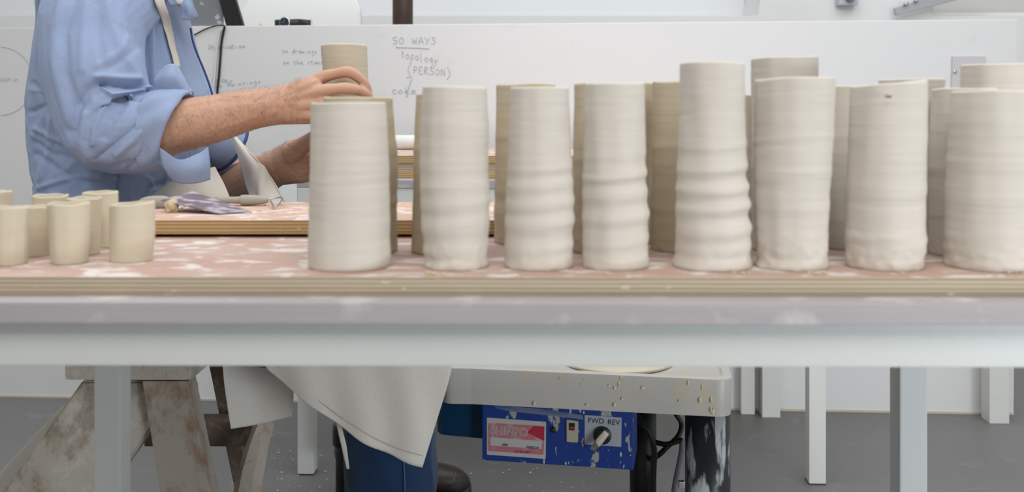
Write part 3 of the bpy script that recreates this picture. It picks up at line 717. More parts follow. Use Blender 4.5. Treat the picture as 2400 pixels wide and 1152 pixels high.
md = tray.modifiers.new('e', 'EDGE_SPLIT'); md.split_angle = R(50)
# clay splashes on the tray side
ms = []; random.seed(3)
for _ in range(20):
    u = random.random(); x_ = -.06+u*.42; y_ = 1.798-(x_+.073)*(.078/.454) - .0015; z = random.choice([.47, .465, .46, .44, .425])+random.uniform(-.006, .004)
    ms.append(ball((x_, y_, z), random.uniform(.0008, .0022), (random.uniform(.5, 1.6), .35, random.uniform(.6, 3.2))))
me = join(ms); disp(me, lambda c, n: .0008*nz(c, (400, 400, 400), 1)); link('clay_splashes', me, M_tray_top, tray)['kind'] = 'stuff'
wc = (.198, 1.872)
link('wheel_head', cyl((*wc, .4735), (*wc, .4800), .106, n=64, bev=.002), M_tray_top, t)
# blue housing behind and control box
link('motor_housing', prism([Vector(p).to_3d()+Vector((0, 0, .335)) for p in rounded([(-.145, 1.87), (-.052, 1.845), (.02, 1.845), (.02, 2.05), (-.12, 2.05)], [.03, .01, .01, .02, .03])], (0, 0, 1), .078, .002), M_blue2, t, smooth=False)
bl, br = P(1130, 1075, 1.815), P(1485, 1103, 1.765)
tl, tr = P(1130, 938, 1.815), P(1485, 958, 1.765); tl.z = tr.z = .413
bl.z = br.z = (bl.z+br.z)/2; print('ctrl', bl, br)
fn = Vector((br.y-bl.y, -(br.x-bl.x), 0)).normalized()     # outward, towards the camera
bk_ = -fn*.11
ctrl = link('control_box', hexa([bl, br, tr, tl], [v+bk_ for v in (bl, br, tr, tl)], .002), M_blue, t, smooth=False)
ex = (br-bl).normalized()
def CP(px, py, off=0):        # a pixel on the control panel's face
    d = Vector(((px-1200)/F, 1, -(py-250)/F)); o_ = Vector((0, 0, H))
    k = (bl-o_).dot(fn)/d.dot(fn); return o_ + d*k + fn*off
def plate(px4, h, mat, name, par, bev=.0006):
    return link(name, prism([CP(*p) for p in px4], fn, h, bev), mat, par, smooth=False)
st = plate([(1141, 1064), (1279, 1074), (1280, 987), (1141, 977)], .0015, M_sticker, 'sticker', ctrl)
plate([(1145, 1055), (1274, 1064), (1277, 997), (1145, 989)], .0019, M_red, 'red_print', st, 0)['label'] = 'faded red printed panel'
plate([(1150, 1042), (1270, 1050), (1271, 1032), (1150, 1022)], .0022, M_sticker, 'white_band', st, 0)
plate([(1236, 1012), (1276, 1032), (1276, 998), (1250, 997)], .00205, M_red2, 'red_corner', st, 0)['label'] = 'darker red corner where the print is unfaded'
def text(body, px, py, size, mat, par, name, off=.0022, ext=.0003, outline=0):
    cu = bpy.data.curves.new('t', 'FONT'); cu.body = body; cu.size = size; cu.extrude = ext; cu.offset = outline
    to = bpy.data.objects.new('tmp', cu); COL.objects.link(to)
    me = bpy.data.meshes.new_from_object(to.evaluated_get(bpy.context.evaluated_depsgraph_get()))
    bpy.data.objects.remove(to)
    yv = Vector((0, 0, 1)); M = Matrix((ex, yv, fn)).transposed().to_4x4(); M.translation = CP(px, py, off)
    me.transform(M); return link(name, me, mat, par, smooth=False)
for dx, mt_, of, out in ((0, M_sticker, .0023, .0010), (0, M_red, .0027, -.0002)):
    text('SHIMPO', 1149, 1014, .0195, mt_, st, 'lettering', of, .0002, out)
    if out > 0: pass
text('RK 2', 1152, 1021, .0058, M_sticker, st, 'lettering', .0024)
text('2000', 1177, 1042, .0055, M_ink, st, 'lettering', .0026); text('03002C10', 1234, 1048, .0055, M_ink, st, 'lettering', .0026)
text('AC DC 100 V', 1208, 1058, .005, M_red2, st, 'lettering', .0024)
q_ = CP(1297, 1006); link('socket', cyl(q_, q_+fn*.004, 6.5/1300, n=24, bev=.0008), M_blackp, ctrl)
sw = plate([(1328, 1033), (1355, 1035), (1356, 985), (1328, 981)], .004, M_ivory, 'power_switch', ctrl, .001)
plate([(1334, 1005), (1347, 1006), (1348, 989), (1334, 988)], .0045, M_blackp, 'rocker', sw, 0)
plate([(1336, 1002), (1346, 1003), (1346, 998), (1336, 997)], .005, M_red2, 'red_dot', sw, 0)
dp = plate([(1370, 1040), (1456, 1046), (1457, 977), (1370, 971)], .0015, M_label, 'direction_plate', ctrl)
text('FWD', 1378, 989, .013, M_ink, dp, 'lettering', .0018); text('REV', 1424, 993, .013, M_ink, dp, 'lettering', .0018)
q_ = CP(1412, 1018)
kb = link('direction_knob', join([cyl(q_+fn*.001, q_+fn*.006, 21/1310, n=32, bev=.001), cyl(q_+fn*.006, q_+fn*.012, 15/1310, 13/1310, n=32, bev=.001)]), M_black2, ctrl)
l0, l1 = CP(1424, 1005, .017), CP(1391, 1044, .022)
link('lever', tube([(*l0, .0055), (*((l0+l1)/2), .0065), (*l1, .0045)], sub=4), mat_splat('clay_caked_lever', '#3c3c3c', '#8a8578', '#c9c2b2', .45, .5, (1, 1, 1), 30, .9), kb)
# clay smears and spatter in relief on the control box
ms = []; random.seed(12)
for _ in range(60):
    px_ = random.choice([random.uniform(1290, 1480), random.uniform(1140, 1480), random.uniform(1320, 1440)]); py_ = random.uniform(965, 1095) if random.random() < .65 else random.uniform(1075, 1100)
    if 1140 < px_ < 1284 and py_ < 1076: continue
    if 1366 < px_ < 1460 and 968 < py_ < 1048: continue
    k = random.uniform(.4, 1.15); c_ = CP(px_, py_ + (px_-1300)*.02)
    if c_.z < bl.z+.004 or c_.z > .41: continue
    ms.append(ball(c_, .0011*k, (random.uniform(.7, 1.3), .5, random.uniform(.9, 3.0)), Matrix.Rotation(random.uniform(-.3, .3), 3, 'Y')))
for (px_, py_, l_) in ((1337, 962, 9), (1336, 970, 9), (1360, 962, 4), (1368, 966, 4), (1412, 968, 5), (1430, 968, 6), (1275, 1080, 7), (1455, 1064, 6), (1326, 1085, 4)):
    ms.append(ball(CP(px_, py_), .0016, (1.2, .4, l_*.45)))
link('clay_spatter', join(ms), plain('dried_clay', '#b9b3a4', .8), ctrl)['kind'] = 'stuff'
sm = [CP(1155, 946, .0003), CP(1290, 960, .0003), CP(1365, 972, .0003), CP(1368, 982, .0003), CP(1300, 974, .0003), CP(1190, 962, .0003), CP(1162, 955, .0003)]
link('clay_smear', prism(sm, fn, .0004, 0), mat_splat('thin_clay_smear', '#5d6c88', '#76808f', '#2c4c80', .5, .62, (.3, .3, 4), 30, .8), ctrl, smooth=False)['label'] = 'thin grey brushed clay smear'
# legs
def wleg(px0, px1, D, name='leg', mat=M_black, z1=.413):
    s = S(D); r = (px1-px0)/2/s; x_ = ((px0+px1)/2-1200)/s
    l_ = link(name, cyl((x_, D, .012), (x_, D, z1), r, n=40), mat, t)
    link('foot', cyl((x_, D, 0), (x_, D, .014), r*1.08, n=32, bev=.003), M_sole, l_)
    return l_
wleg(1606, 1711, 1.785)
wleg(1476, 1538, 2.0, mat=M_black2)
wleg(787, 850, 2.02, mat=M_black2)
D2 = 2.02; link('collar', cyl(P(817, 990, D2), P(817, 1040, D2), 37/S(D2), n=36, bev=.002), M_blackp, t)
rl = link('leg', cyl((.415, 2.16, 0.0), (.415, 2.16, .413), .035, n=32), M_black2, t)
link('underframe', join([boxr(-.13, .40, 1.98, 2.02, .385, .413, .002), boxr(.34, .38, 1.85, 2.2, .385, .413, .002)]), M_black2, t, smooth=False)
link('cable_clamp', box(P(1597, 1134, 1.74), (.010, .01, .012), .001), M_steel, t, smooth=False)
cb = [line([P(1488, 962, 1.9), P(1500, 985, 1.88), P(1520, 1010, 1.87), P(1533, 1050, 1.87), P(1532, 1100, 1.87), P(1528, 1200, 1.87)], .0055),
      line([P(1583, 968, 1.95), P(1597, 992, 1.95), P(1590, 1020, 1.93), P(1565, 1045, 1.92), P(1540, 1068, 1.92), P(1510, 1080, 2.05)], .005),
      line([P(1530, 1034, 1.93), P(1560, 1040, 1.92), P(1588, 1033, 1.92), P(1600, 1030, 1.92)], .005)]
o = link('wheel_cable', join(cb), M_cable, t)
link('grey_wheel_cable', line([P(1599, 1030, 1.92), P(1598, 1055, 1.92), P(1590, 1095, 1.92), P(1580, 1150, 1.92), P(1572, 1250, 1.9), P(1560, 1360, 1.9)], .0055), M_gcable, t)

# ------------------------------------------------------------------ stool
t = thing('wooden_stool', 'weathered clay-caked wooden sawhorse stool the potter sits on', 'stool', (-.67, 1.9, 0))
def hx(f, Df, b, Db, mat, name, bev=.003):
    Df = Df if isinstance(Df, (list, tuple)) else [Df]*4; Db = Db if isinstance(Db, (list, tuple)) else [Db]*4
    return link(name, hexa([P(*p, d) for p, d in zip(f, Df)], [P(*p, d) for p, d in zip(b, Db)], bev), mat, t, smooth=False)
link('seat', boxr(-.790, -.565, 1.755, 2.12, .467, .502, .010), M_seat, t, smooth=False)
# splayed wide end board
fa = [Vector(((x_-1200)/S(1.79), 1.79, H-(y_-250)/S(1.79))) for (x_, y_) in ((189, 890), (352, 890), (356, 1002), (355, 1004))]
fa = [P(192, 892, 1.79), P(352, 892, 1.79), P(356, 1002, 1.79), P(-30, 1450, 1.79), P(-250, 1450, 1.79)]
fa[3].z = fa[4].z = 0; fa[3].x = P(20, 1450, 1.79).x; fa[4].x = P(-232, 1450, 1.79).x
link('end_board', prism(fa, (0, 1, 0), .04, .004), M_wood, t, smooth=False)
f_ = [P(-330, 1450, 1.835), P(-150, 1450, 1.835), P(190, 985, 1.835), P(141, 955, 1.835)]; f_[0].z = f_[1].z = 0
link('leg', hexa(f_, [v+Vector((0, .05, 0)) for v in f_], .003), plain('dusty_lit_face', '#b4afa8', .9, var=.1, sc=14), t, smooth=False)  # brace; dusty tone lightened to paint in light on its upward side
f_ = [P(432, 1460, 1.765), P(565, 1460, 1.765), P(440, 892, 1.765), P(333, 892, 1.765)]; f_[0].z = f_[1].z = 0
link('leg', hexa(f_, [v+Vector((0, .045, 0)) for v in f_], .003), M_wood3, t, smooth=False)
link('block', hexa([P(425, 955, 1.83), P(470, 960, 1.83), P(463, 892, 1.83), P(425, 892, 1.83)], [P(425, 955, 1.9), P(470, 960, 1.9), P(463, 892, 1.9), P(425, 892, 1.9)], .003), M_wood2, t, smooth=False)
link('rail', hexa([P(338, 1046, 1.98), P(590, 1046, 1.98), P(590, 986, 1.98), P(338, 986, 1.98)], [P(338, 1046, 1.98)+Vector((0, .05, 0)), P(590, 1046, 1.98)+Vector((0, .05, 0)), P(590, 986, 1.98)+Vector((0, .05, 0)), P(338, 986, 1.98)+Vector((0, .05, 0))], .003), M_wood2, t, smooth=False)
# second pair of legs behind, crossing the rail
tp = [P(478, 800, 2.05), P(512, 800, 2.05)]; 
f_ = [P(590, 1340, 2.03), P(632, 1340, 2.03), tp[1], tp[0]]; f_[0].z = f_[1].z = 0
link('rear_leg', hexa(f_, [v+Vector((0, .035, 0)) for v in f_], .003), M_wood2, t, smooth=False)
link('seat_rail', hexa([P(300, 850, 2.04), P(520, 850, 2.04), P(520, 800, 2.04), P(300, 800, 2.04)], [v+Vector((0, .05, 0)) for v in (P(300, 850, 2.04), P(520, 850, 2.04), P(520, 800, 2.04), P(300, 800, 2.04))], .003), M_wood2, t, smooth=False)
lg = [(622, 992, 1.93, .024), (606, 1040, 1.90, .027), (592, 1100, 1.87, .031), (575, 1180, 1.83, .033), (530, 1330, 1.78, .034), (505, 1485, 1.72, .033)]
me = tube([(*P(a_, b_, d_), r_, r_*.8) for a_, b_, d_, r_ in lg], n=7, sub=4); q = coords(me); q[:, 2] = np.maximum(q[:, 2], 0); setco(me, q)
link('prop_leg', me, M_wood3, t, smooth=False)['label'] = 'rounded worn leg'

# crumbs on the floor
random.seed(21)
pts = [Vector(((random.gauss(640, 60)-1200)/S(D_), D_, 0)) for D_ in [random.uniform(2.1, 2.9) for _ in range(75)]] + \
      [Vector(((random.uniform(1080, 1400)-1200)/S(D_), D_, 0)) for D_ in [random.uniform(2.3, 2.7) for _ in range(26)]]
crumbs(pts, .0026, 'clay_crumbs', 'pale dry clay flakes scattered over the grey floor', plain('white_dry_clay', '#b8b3a8', .8))

# ------------------------------------------------------------------ the potter
PL = Vector((-.70, 1.85, 0))
person = thing('person', 'person in blue shirt, cream apron and jeans on the stool, lifting a clay cylinder', 'person', PL)
def Q(px, py, D, *r): return (*P(px, py, D), *r)
# body: one continuous surface
hd = P(500, -150, 1.85)
body = [
 tube([Q(285, 720, 1.85, .13, .10), Q(275, 640, 1.85, .13, .10), Q(280, 450, 1.85, .13, .10), Q(275, 250, 1.85, .13, .11), Q(275, 80, 1.85, .13, .095), Q(305, 0, 1.85, .12, .08), Q(365, -40, 1.85, .07, .065), Q(410, -70, 1.85, .058, .055), Q(445, -110, 1.85, .056, .055)], n=24),
 ball(hd, .092, (1.02, .84, 1.12)), ball(hd + Vector((.03, 0, -.06)), .06, (1.0, .85, .9)),
 tube([(*(hd+Vector((.09, 0, .015))), .007), (*(hd+Vector((.112, 0, -.018))), .013), (*(hd+Vector((.098, 0, -.026))), .012)], n=10),   # nose
 ball(hd+Vector((.086, 0, -.058)), .016, (.8, 1.3, .6)), ball(hd+Vector((.075, 0, -.09)), .022, (1, 1.1, .9)),
 ball(hd+Vector((-.005, -.08, -.01)), .028, (.65, .3, 1.15)), ball(hd+Vector((-.005, .08, -.01)), .028, (.65, .3, 1.15)),
 # right arm (nearest the camera)
 tube([Q(275, 20, 1.74, .042), Q(240, 60, 1.67, .050), Q(222, 160, 1.63, .048), Q(225, 260, 1.62, .045), Q(250, 315, 1.615, .043), Q(300, 318, 1.612, .046), Q(360, 306, 1.612, .047), Q(415, 296, 1.612, .0425, .0435), Q(470, 285, 1.615, .038, .041), Q(530, 271, 1.62, .034, .0375), Q(590, 256, 1.625, .029, .0335), Q(640, 249, 1.63, .025, .0315), Q(668, 246, 1.633, .023, .032)], n=24),
 # left arm
 tube([Q(320, 20, 1.96, .055), Q(370, 100, 2.03, .052), Q(430, 240, 2.02, .047), Q(490, 350, 1.98, .045), Q(528, 440, 1.93, .044), Q(560, 440, 1.88, .046), Q(600, 418, 1.83, .040), Q(640, 398, 1.79, .030, .033), Q(662, 390, 1.775, .026, .031)], n=24),
 # legs
 tube([Q(290, 690, 1.76, .085), Q(500, 710, 1.74, .082), Q(760, 745, 1.735, .066), Q(890, 770, 1.735, .058), Q(915, 830, 1.74, .055), Q(912, 950, 1.745, .055), Q(905, 1150, 1.75, .046), Q(900, 1400, 1.755, .034)], n=24),
 tube([Q(290, 690, 1.94, .085), (-.52, 2.05, .60, .078), (-.30, 2.22, .56, .062), (-.255, 2.26, .54, .058), (-.27, 2.28, .46, .055), (-.32, 2.36, .28, .050), (-.36, 2.43, .10, .036)], n=24),
]
def hand(wrist, palm, fingers, thumb):
    out = [tube(palm, n=20, sub=5)]
    for f in fingers: out.append(tube(f, n=12, sub=5)); out.append(ball(Vector(f[-1][:3]), f[-1][3]*1.02)); 
    out.append(tube(thumb, n=12, sub=5)); out.append(ball(Vector(thumb[-1][:3]), thumb[-1][3]*1.02)); return out
# right hand: the back faces the camera, fingers bend round the pot
rf = [
 [Q(700, 212, 1.642, .011), Q(752, 183, 1.640, .0112), Q(786, 173, 1.640, .0092), Q(818, 169, 1.640, .0100), Q(845, 186, 1.645, .0084), Q(858, 203, 1.652, .0082), Q(864, 222, 1.664, .0072)],
 [Q(700, 230, 1.630, .011), Q(750, 214, 1.624, .0114), Q(786, 208, 1.625, .0094), Q(814, 207, 1.627, .0100), Q(838, 211, 1.634, .0086), Q(854, 218, 1.644, .0082), Q(866, 228, 1.657, .0072)],
 [Q(700, 248, 1.626, .011), Q(752, 243, 1.624, .0112), Q(785, 244, 1.626, .0096), Q(810, 248, 1.630, .0096), Q(834, 254, 1.638, .0088), Q(850, 260, 1.648, .0082), Q(860, 264, 1.658, .0072)],
 [Q(695, 268, 1.63, .010), Q(745, 272, 1.626, .0100), Q(772, 276, 1.628, .0088), Q(795, 280, 1.633, .0086), Q(815, 284, 1.640, .0078), Q(830, 288, 1.648, .0072), Q(840, 290, 1.655, .0064)]]
body += hand(None, [Q(650, 248, 1.632, .023, .031), Q(680, 244, 1.635, .019, .034), Q(712, 238, 1.634, .017, .038), Q(740, 234, 1.632, .015, .038), Q(758, 232, 1.631, .011, .030)], rf,
             [Q(680, 232, 1.65, .014), Q(705, 225, 1.672, .0135), Q(728, 222, 1.70, .0115), Q(745, 226, 1.735, .0105), Q(766, 232, 1.757, .009)])
# left hand: thumb side towards the camera, cradling the foot of the pot
lf = [
 [Q(705, 350, 1.775, .0105), Q(735, 345, 1.772, .0105), Q(770, 342, 1.768, .0096), Q(805, 345, 1.765, .009), Q(838, 350, 1.757, .0085), Q(862, 355, 1.742, .0075)],
 [Q(705, 370, 1.780, .0105), Q(738, 368, 1.776, .0108), Q(775, 366, 1.770, .0098), Q(812, 368, 1.766, .0092), Q(845, 372, 1.757, .0086), Q(870, 376, 1.742, .0076)],
 [Q(705, 392, 1.778, .0105), Q(738, 392, 1.775, .0105), Q(772, 392, 1.770, .0094), Q(806, 394, 1.765, .009), Q(836, 397, 1.757, .0083), Q(856, 400, 1.745, .0073)],
 [Q(700, 408, 1.768, .0100), Q(732, 414, 1.765, .0098), Q(760, 416, 1.762, .0084), Q(788, 417, 1.758, .0082), Q(812, 418, 1.75, .0075), Q(828, 418, 1.74, .0066)]]
body += hand(None, [Q(648, 394, 1.785, .024, .032), Q(672, 386, 1.772, .025, .036), Q(697, 378, 1.765, .024, .040), Q(722, 376, 1.768, .018, .038), Q(742, 377, 1.772, .012, .030)], lf,
             [Q(678, 362, 1.748, .020), Q(702, 346, 1.735, .017), Q(722, 330, 1.715, .0125), Q(742, 316, 1.69, .0108), Q(765, 304, 1.658, .0098)])
skin = remesh(body, .0022, 3, .5)
def ridge(c, poly, wd, am, sharp=False):
    """gaussian ridge along a polyline given in picture terms but measured in metres on the near side"""
    s_ = S(1.63); cx = c[:, 0]/c[:, 1]*F+1200; cz = 250-(c[:, 2]-H)/c[:, 1]*F
    d = np.full(len(c), 1e9)
    for (x0, y0), (x1, y1) in zip(poly[:-1], poly[1:]):
        vx, vy = x1-x0, y1-y0; L2 = vx*vx+vy*vy
        tt = np.clip(((cx-x0)*vx+(cz-y0)*vy)/L2, 0, 1)
        d = np.minimum(d, np.hypot(cx-x0-tt*vx, cz-y0-tt*vy))
    return am*np.exp(-np.abs(d)/(wd*.8)) if sharp else am*np.exp(-(d/wd)**2)
def skinfn(c, n):
    r = np.zeros(len(c)); near_ = (c[:, 1] < 1.69) & (n[:, 1] < .3)
    for poly, wd, am in (([(700, 205), (752, 186)], 5, .0012), ([(690, 228), (750, 212)], 5, .0008), ([(520, 300), (600, 275), (650, 262)], 6, .0010), ([(450, 250), (560, 235), (640, 225)], 7, -.0008)):
        r += near_*ridge(c, poly, wd, am)
    far_ = (c[:, 1] > 1.70) & (n[:, 1] < .3)
    for k in range(5): r += far_*ridge(c, [(672, 340+k*11), (690, 356+k*12), (712, 362+k*12), (740, 352+k*13)], 2.2, -.0009)
    return r
disp(skin, skinfn)
bo = link('body', skin, M_skin, person)
# nails on the visible fingers of the right hand
def nail(c, d, n_, w_, l_):
    d = Vector(d).normalized(); n_ = Vector(n_).normalized(); sd = d.cross(n_).normalized()
    me = ball((0, 0, 0), 1); M_ = Matrix((sd*w_, d*l_, n_*.0012)).transposed().to_4x4(); M_.translation = Vector(c); me.transform(M_)
    return me
link('fingernail', nail(P(851, 212, 1.6355), (.75, .6, -.5), (.45, -.85, .3), .0060, .009), M_nail, bo)
link('fingernail', nail(P(861, 200, 1.652), (.5, .6, -.8), (.85, -.25, .4), .0055, .007), M_nail, bo)
link('hair', remesh([ball(hd+Vector((-.012, 0, .018)), .099, (1.0, .86, 1.08)), ball(hd+Vector((-.04, 0, -.02)), .08, (1, .88, 1))], .006, 3), M_hair, person)
for sgn in (-1, 1):
    e_ = link('eye', ball(hd+Vector((.078, sgn*.03, .018)), .0125), M_eye, person); link('iris', ball(hd+Vector((.087, sgn*.032, .016)), .005), M_hair, e_)
link('lips', ball(hd+Vector((.098, 0, -.058)), .012, (.5, 1.6, .5)), M_lip, person)
# arm hair
bv = BVHTree.FromPolygons([v.co+PL for v in skin.vertices], [p.vertices for p in skin.polygons])
random.seed(5); hv, hf = [], []
def strand(p, n_, d, L_):
    tip = p + n_*L_*.45 + d*L_; mid = p + n_*L_*.4 + d*L_*.45; sd = d.cross(n_).normalized()*.00008
    k = len(hv); hv.extend([p-sd, p+sd, mid+sd*.8, mid-sd*.8, tip]); hf.extend([(k, k+1, k+2, k+3), (k+3, k+2, k+4)])
for _ in range(2200):
    px_ = random.uniform(395, 700); py_ = random.uniform(195, 365)
    d_ = Vector(((px_-1200)/F, 1, -(py_-250)/F)).normalized(); hit = bv.ray_cast(Vector((0, 0, H)), d_)
    if hit[0] is None or hit[0].y > 1.68: continue
    d = Vector((.55, -.1, -1)) if py_ > 240 else Vector((.6, 0, .5)); d = (d+Vector([random.uniform(-.35, .35) for _ in range(3)])).normalized()
    strand(hit[0], hit[1], (d-hit[1]*d.dot(hit[1])).normalized(), random.uniform(.004, .009))
for _ in range(900):       # along the top edge of both forearms
    if random.random() < .5: base = Vector(P(random.uniform(420, 690), random.uniform(225, 245), 1.62)); rr_ = .06
    else: base = Vector(P(random.uniform(590, 670), random.uniform(380, 400), 1.79))
    hit = bv.find_nearest(base+Vector((0, random.uniform(-.05, .03), .06)))
    if hit[0] is None: continue
    d = Vector((.7, random.uniform(-.4, .4), .3)).normalized(); strand(hit[0], hit[1], d, random.uniform(.005, .010))
o = link('arm_hair', mesh(hv, hf), plain('arm_hair', '#6a4f3a', .6), bo); o['kind'] = 'stuff'

# shirt: torso and sleeves in one surface
tor = [(-52, 330, 400, .09), (-40, 255, 415, .15), (-20, 185, 405, .20), (0, 138, 418, .20), (60, 124, 424, .18), (150, 106, 450, .170), (220, 96, 474, .168), (300, 92, 506, .165), (380, 100, 506, .165), (440, 112, 490, .168), (520, 124, 465, .17), (600, 130, 465, .17)]
rows_ = [(*P((a_+b_)/2, y_, 1.85), d_, (b_-a_)/2/S(1.85)) for (y_, a_, b_, d_) in tor]
def ell(rows, n=40, sub=5):
    q = catmull([list(r) for r in rows], sub); v_, f_2 = [], []
    for r in q:
        for i in range(n):
            a_ = 2*math.pi*i/n; ca, sa = math.cos(a_), math.sin(a_)
            e1 = abs(ca)**.85*np.sign(ca); e2 = abs(sa)**.85*np.sign(sa)
            v_.append((r[0]+r[4]*e1, r[1]+r[3]*e2, r[2]))
    m_ = len(q)
    for k in range(m_-1):
        for i in range(n): j = (i+1) % n; f_2.append((k*n+i, k*n+j, (k+1)*n+j, (k+1)*n+i))
    f_2 += [tuple(range(n))[::-1], tuple(range((m_-1)*n, m_*n))]
    bm = bmesh.new(); me = mesh(v_, f_2); bm.from_mesh(me); return bm2me(bm)
shirt_parts = [ell(rows_),
 tube([Q(290, -20, 1.76, .08), Q(250, 0, 1.70, .088), Q(222, 50, 1.668, .088), Q(218, 110, 1.65, .083), Q(222, 170, 1.635, .081), Q(240, 250, 1.63, .080), Q(262, 296, 1.625, .076), Q(305, 312, 1.617, .066), Q(345, 312, 1.612, .0645), Q(375, 305, 1.61, .062)], n=28),
 tube([Q(290, -20, 1.94, .08), Q(330, 40, 2.0, .082), Q(385, 160, 2.02, .072), Q(430, 240, 1.99, .064), Q(475, 300, 1.94, .056), Q(505, 325, 1.90, .049), Q(525, 338, 1.875, .047)], n=24)]
def fill_(me, fn):
    disp(me, fn); return me
def lines(c, m_, table_):
    r = np.zeros(len(c))
    for poly, wd, am, *k in table_: r += ridge(c, poly, wd, am, bool(k))
    return r*m_
def crumple(c, sc, seed, am):
    q = nz(c, (sc, sc, sc*.6), seed); w_ = nz(c, (sc*2.1, sc*2.1, sc*1.4), seed+4)
    return am*((1-np.abs(q)*4).clip(0, 1)**2 + .4*(1-np.abs(w_)*4).clip(0, 1)**2 - .3)
def sleeve_fn(c, n):
    m_ = (n[:, 1] < .5).astype(float)
    r = .0035*nz(c, (8, 8, 8), 2.2) + crumple(c, 11, 7.7, .0013)
    r += lines(c, m_, (
        ([(150, -20), (128, 60), (124, 140), (140, 220), (165, 300)], 12, .004), ([(175, -10), (150, 80), (152, 170), (175, 240)], 13, -.005), ([(205, 0), (195, 90), (192, 160)], 13, .004), ([(250, -10), (262, 60), (300, 140), (335, 205)], 14, .005),
        ([(225, 10), (232, 90), (240, 150)], 12, -.003), ([(285, -10), (300, 40), (325, 110)], 10, -.004), ([(300, 90), (280, 120), (235, 150)], 9, .002), ([(310, 120), (275, 150), (225, 170)], 8, -.002),
        ([(385, 214), (300, 203), (238, 196)], 7, -.013, 1), ([(238, 196), (205, 215), (178, 255), (166, 305)], 16, -.011), ([(320, 186), (270, 182), (228, 180)], 8, .006), ([(352, 205), (300, 217), (262, 222), (240, 203)], 5, .009), ([(340, 232), (300, 226), (262, 236)], 6, -.007, 1),
        ([(262, 236), (240, 258), (222, 300), (218, 335)], 8, .006), ([(290, 240), (262, 275), (244, 320)], 9, -.005), ([(345, 262), (300, 308), (258, 345), (225, 372)], 8, -.006, 1), ([(350, 280), (318, 325), (275, 362)], 8, .005),
        ([(195, 270), (190, 330), (215, 385)], 12, .005), ([(356, 225), (362, 290), (352, 380)], 6, -.007, 1), ([(300, 380), (250, 395), (215, 385)], 7, -.004), ([(340, 330), (330, 370), (300, 395)], 7, -.004)))
    return r
def torso_fn(c, n):
    px_ = c[:, 0]/c[:, 1]*F+1200; py_ = 250-(c[:, 2]-H)/c[:, 1]*F
    m_ = (n[:, 1] < .5).astype(float)
    low = np.clip((py_-190)/80, 0, 1)
    r = .003*nz(c, (7, 7, 7), 5.2) + low*crumple(c, 17, 3.7, .0042) + crumple(c, 10, 9.7, .0012)
    r += lines(c, m_, (
        ([(98, 95), (92, 60), (96, 0), (99, -20)], 7, -.008), ([(72, 262), (120, 240), (150, 250)], 5, -.005), ([(80, 300), (130, 328), (180, 345)], 5, .005), ([(78, 195), (100, 225), (112, 262)], 6, -.004), ([(100, 100), (108, 170), (122, 260)], 7, .006),
        ([(80, 360), (160, 412), (240, 430)], 8, -.005), ([(90, 440), (170, 415), (270, 420)], 6, .005), ([(120, 280), (110, 350), (90, 420)], 7, .004), ([(70, 210), (100, 215), (125, 240)], 4, .004, 1), ([(80, 332), (120, 360), (175, 368)], 6, -.005, 1),
        ([(400, 20), (410, 90), (440, 200)], 10, -.004), ([(440, 60), (465, 150), (485, 210)], 6, .003), ([(346, -10), (345, 90), (350, 205)], 5, -.009, 1), ([(358, 60), (357, 130), (362, 215)], 6, .006), ([(366, 60), (380, 140), (388, 200)], 8, -.006), ([(276, 405), (272, 475)], 7, -.008, 1), ([(330, 470), (350, 440), (392, 425)], 6, -.004)))
    return r
sh = join([fill_(remesh([shirt_parts[0], shirt_parts[2]], .0032, 6, .5), torso_fn), fill_(remesh([shirt_parts[1]], .0021, 4, .5), sleeve_fn)])
shirt = link('shirt', sh, M_shirt, person)
sbv = BVHTree.FromPolygons([v.co+PL for v in sh.vertices], [p.vertices for p in sh.polygons])
def on_shirt(px, py, off=.004):
    d_ = Vector(((px-1200)/F, 1, -(py-250)/F)).normalized(); h_ = sbv.ray_cast(Vector((0, 0, H)), d_)
    return h_[0] + h_[1]*off if h_[0] is not None else P(px, py, 1.75)
# rolled cuff of the near sleeve
def cuffring(tp_, bt_, D, rd, n=48, wob=.003, seed=1):
    a_, b_ = P(*tp_, D), P(*bt_, D); c_ = (a_+b_)/2; u = (a_-b_)/2; out = []
    for i in range(n):
        th = 2*math.pi*i/n; k = 1 + wob/.06*noise.noise(Vector((math.cos(th)*2.4, math.sin(th)*2.4, seed)))*3
        out.append(c_ + u*math.cos(th)*k + Vector((0, rd, 0))*math.sin(th)*k)
    return out
def loftrings(rings, closed=False):
    n = len(rings[0]); v_ = [p for r_ in rings for p in r_]; f_ = []
    for k in range(len(rings)-1):
        for i in range(n): j = (i+1) % n; f_.append((k*n+i, k*n+j, (k+1)*n+j, (k+1)*n+i))
    me = mesh(v_, f_); bm = bmesh.new(); bm.from_mesh(me); bmesh.ops.recalc_face_normals(bm, faces=bm.faces); me2 = bpy.data.meshes.new('m'); bm.to_mesh(me2); bm.free(); return me2
rg = [cuffring((352, 214), (345, 404), 1.612, .060, seed=1), cuffring((372, 206), (360, 402), 1.612, .064, seed=1.4), cuffring((398, 203), (374, 392), 1.612, .066, seed=1.8), cuffring((422, 206), (380, 384), 1.612, .066, seed=2.2),
      cuffring((440, 212), (388, 378), 1.612, .064, seed=2.5), cuffring((446, 220), (392, 370), 1.612, .060, seed=2.6), cuffring((436, 226), (388, 362), 1.612, .054, seed=2.6), cuffring((405, 232), (378, 360), 1.612, .050, seed=2.6), cuffring((380, 240), (360, 360), 1.612, .048, seed=2.6)]
me = loftrings(rg)
disp(me, lambda c, n: .003*nz(c, (40, 40, 14), 5))
cuff = link('rolled_cuff', me, M_shirt, shirt); sd_ = cuff.modifiers.new('sub', 'SUBSURF'); sd_.levels = sd_.render_levels = 1
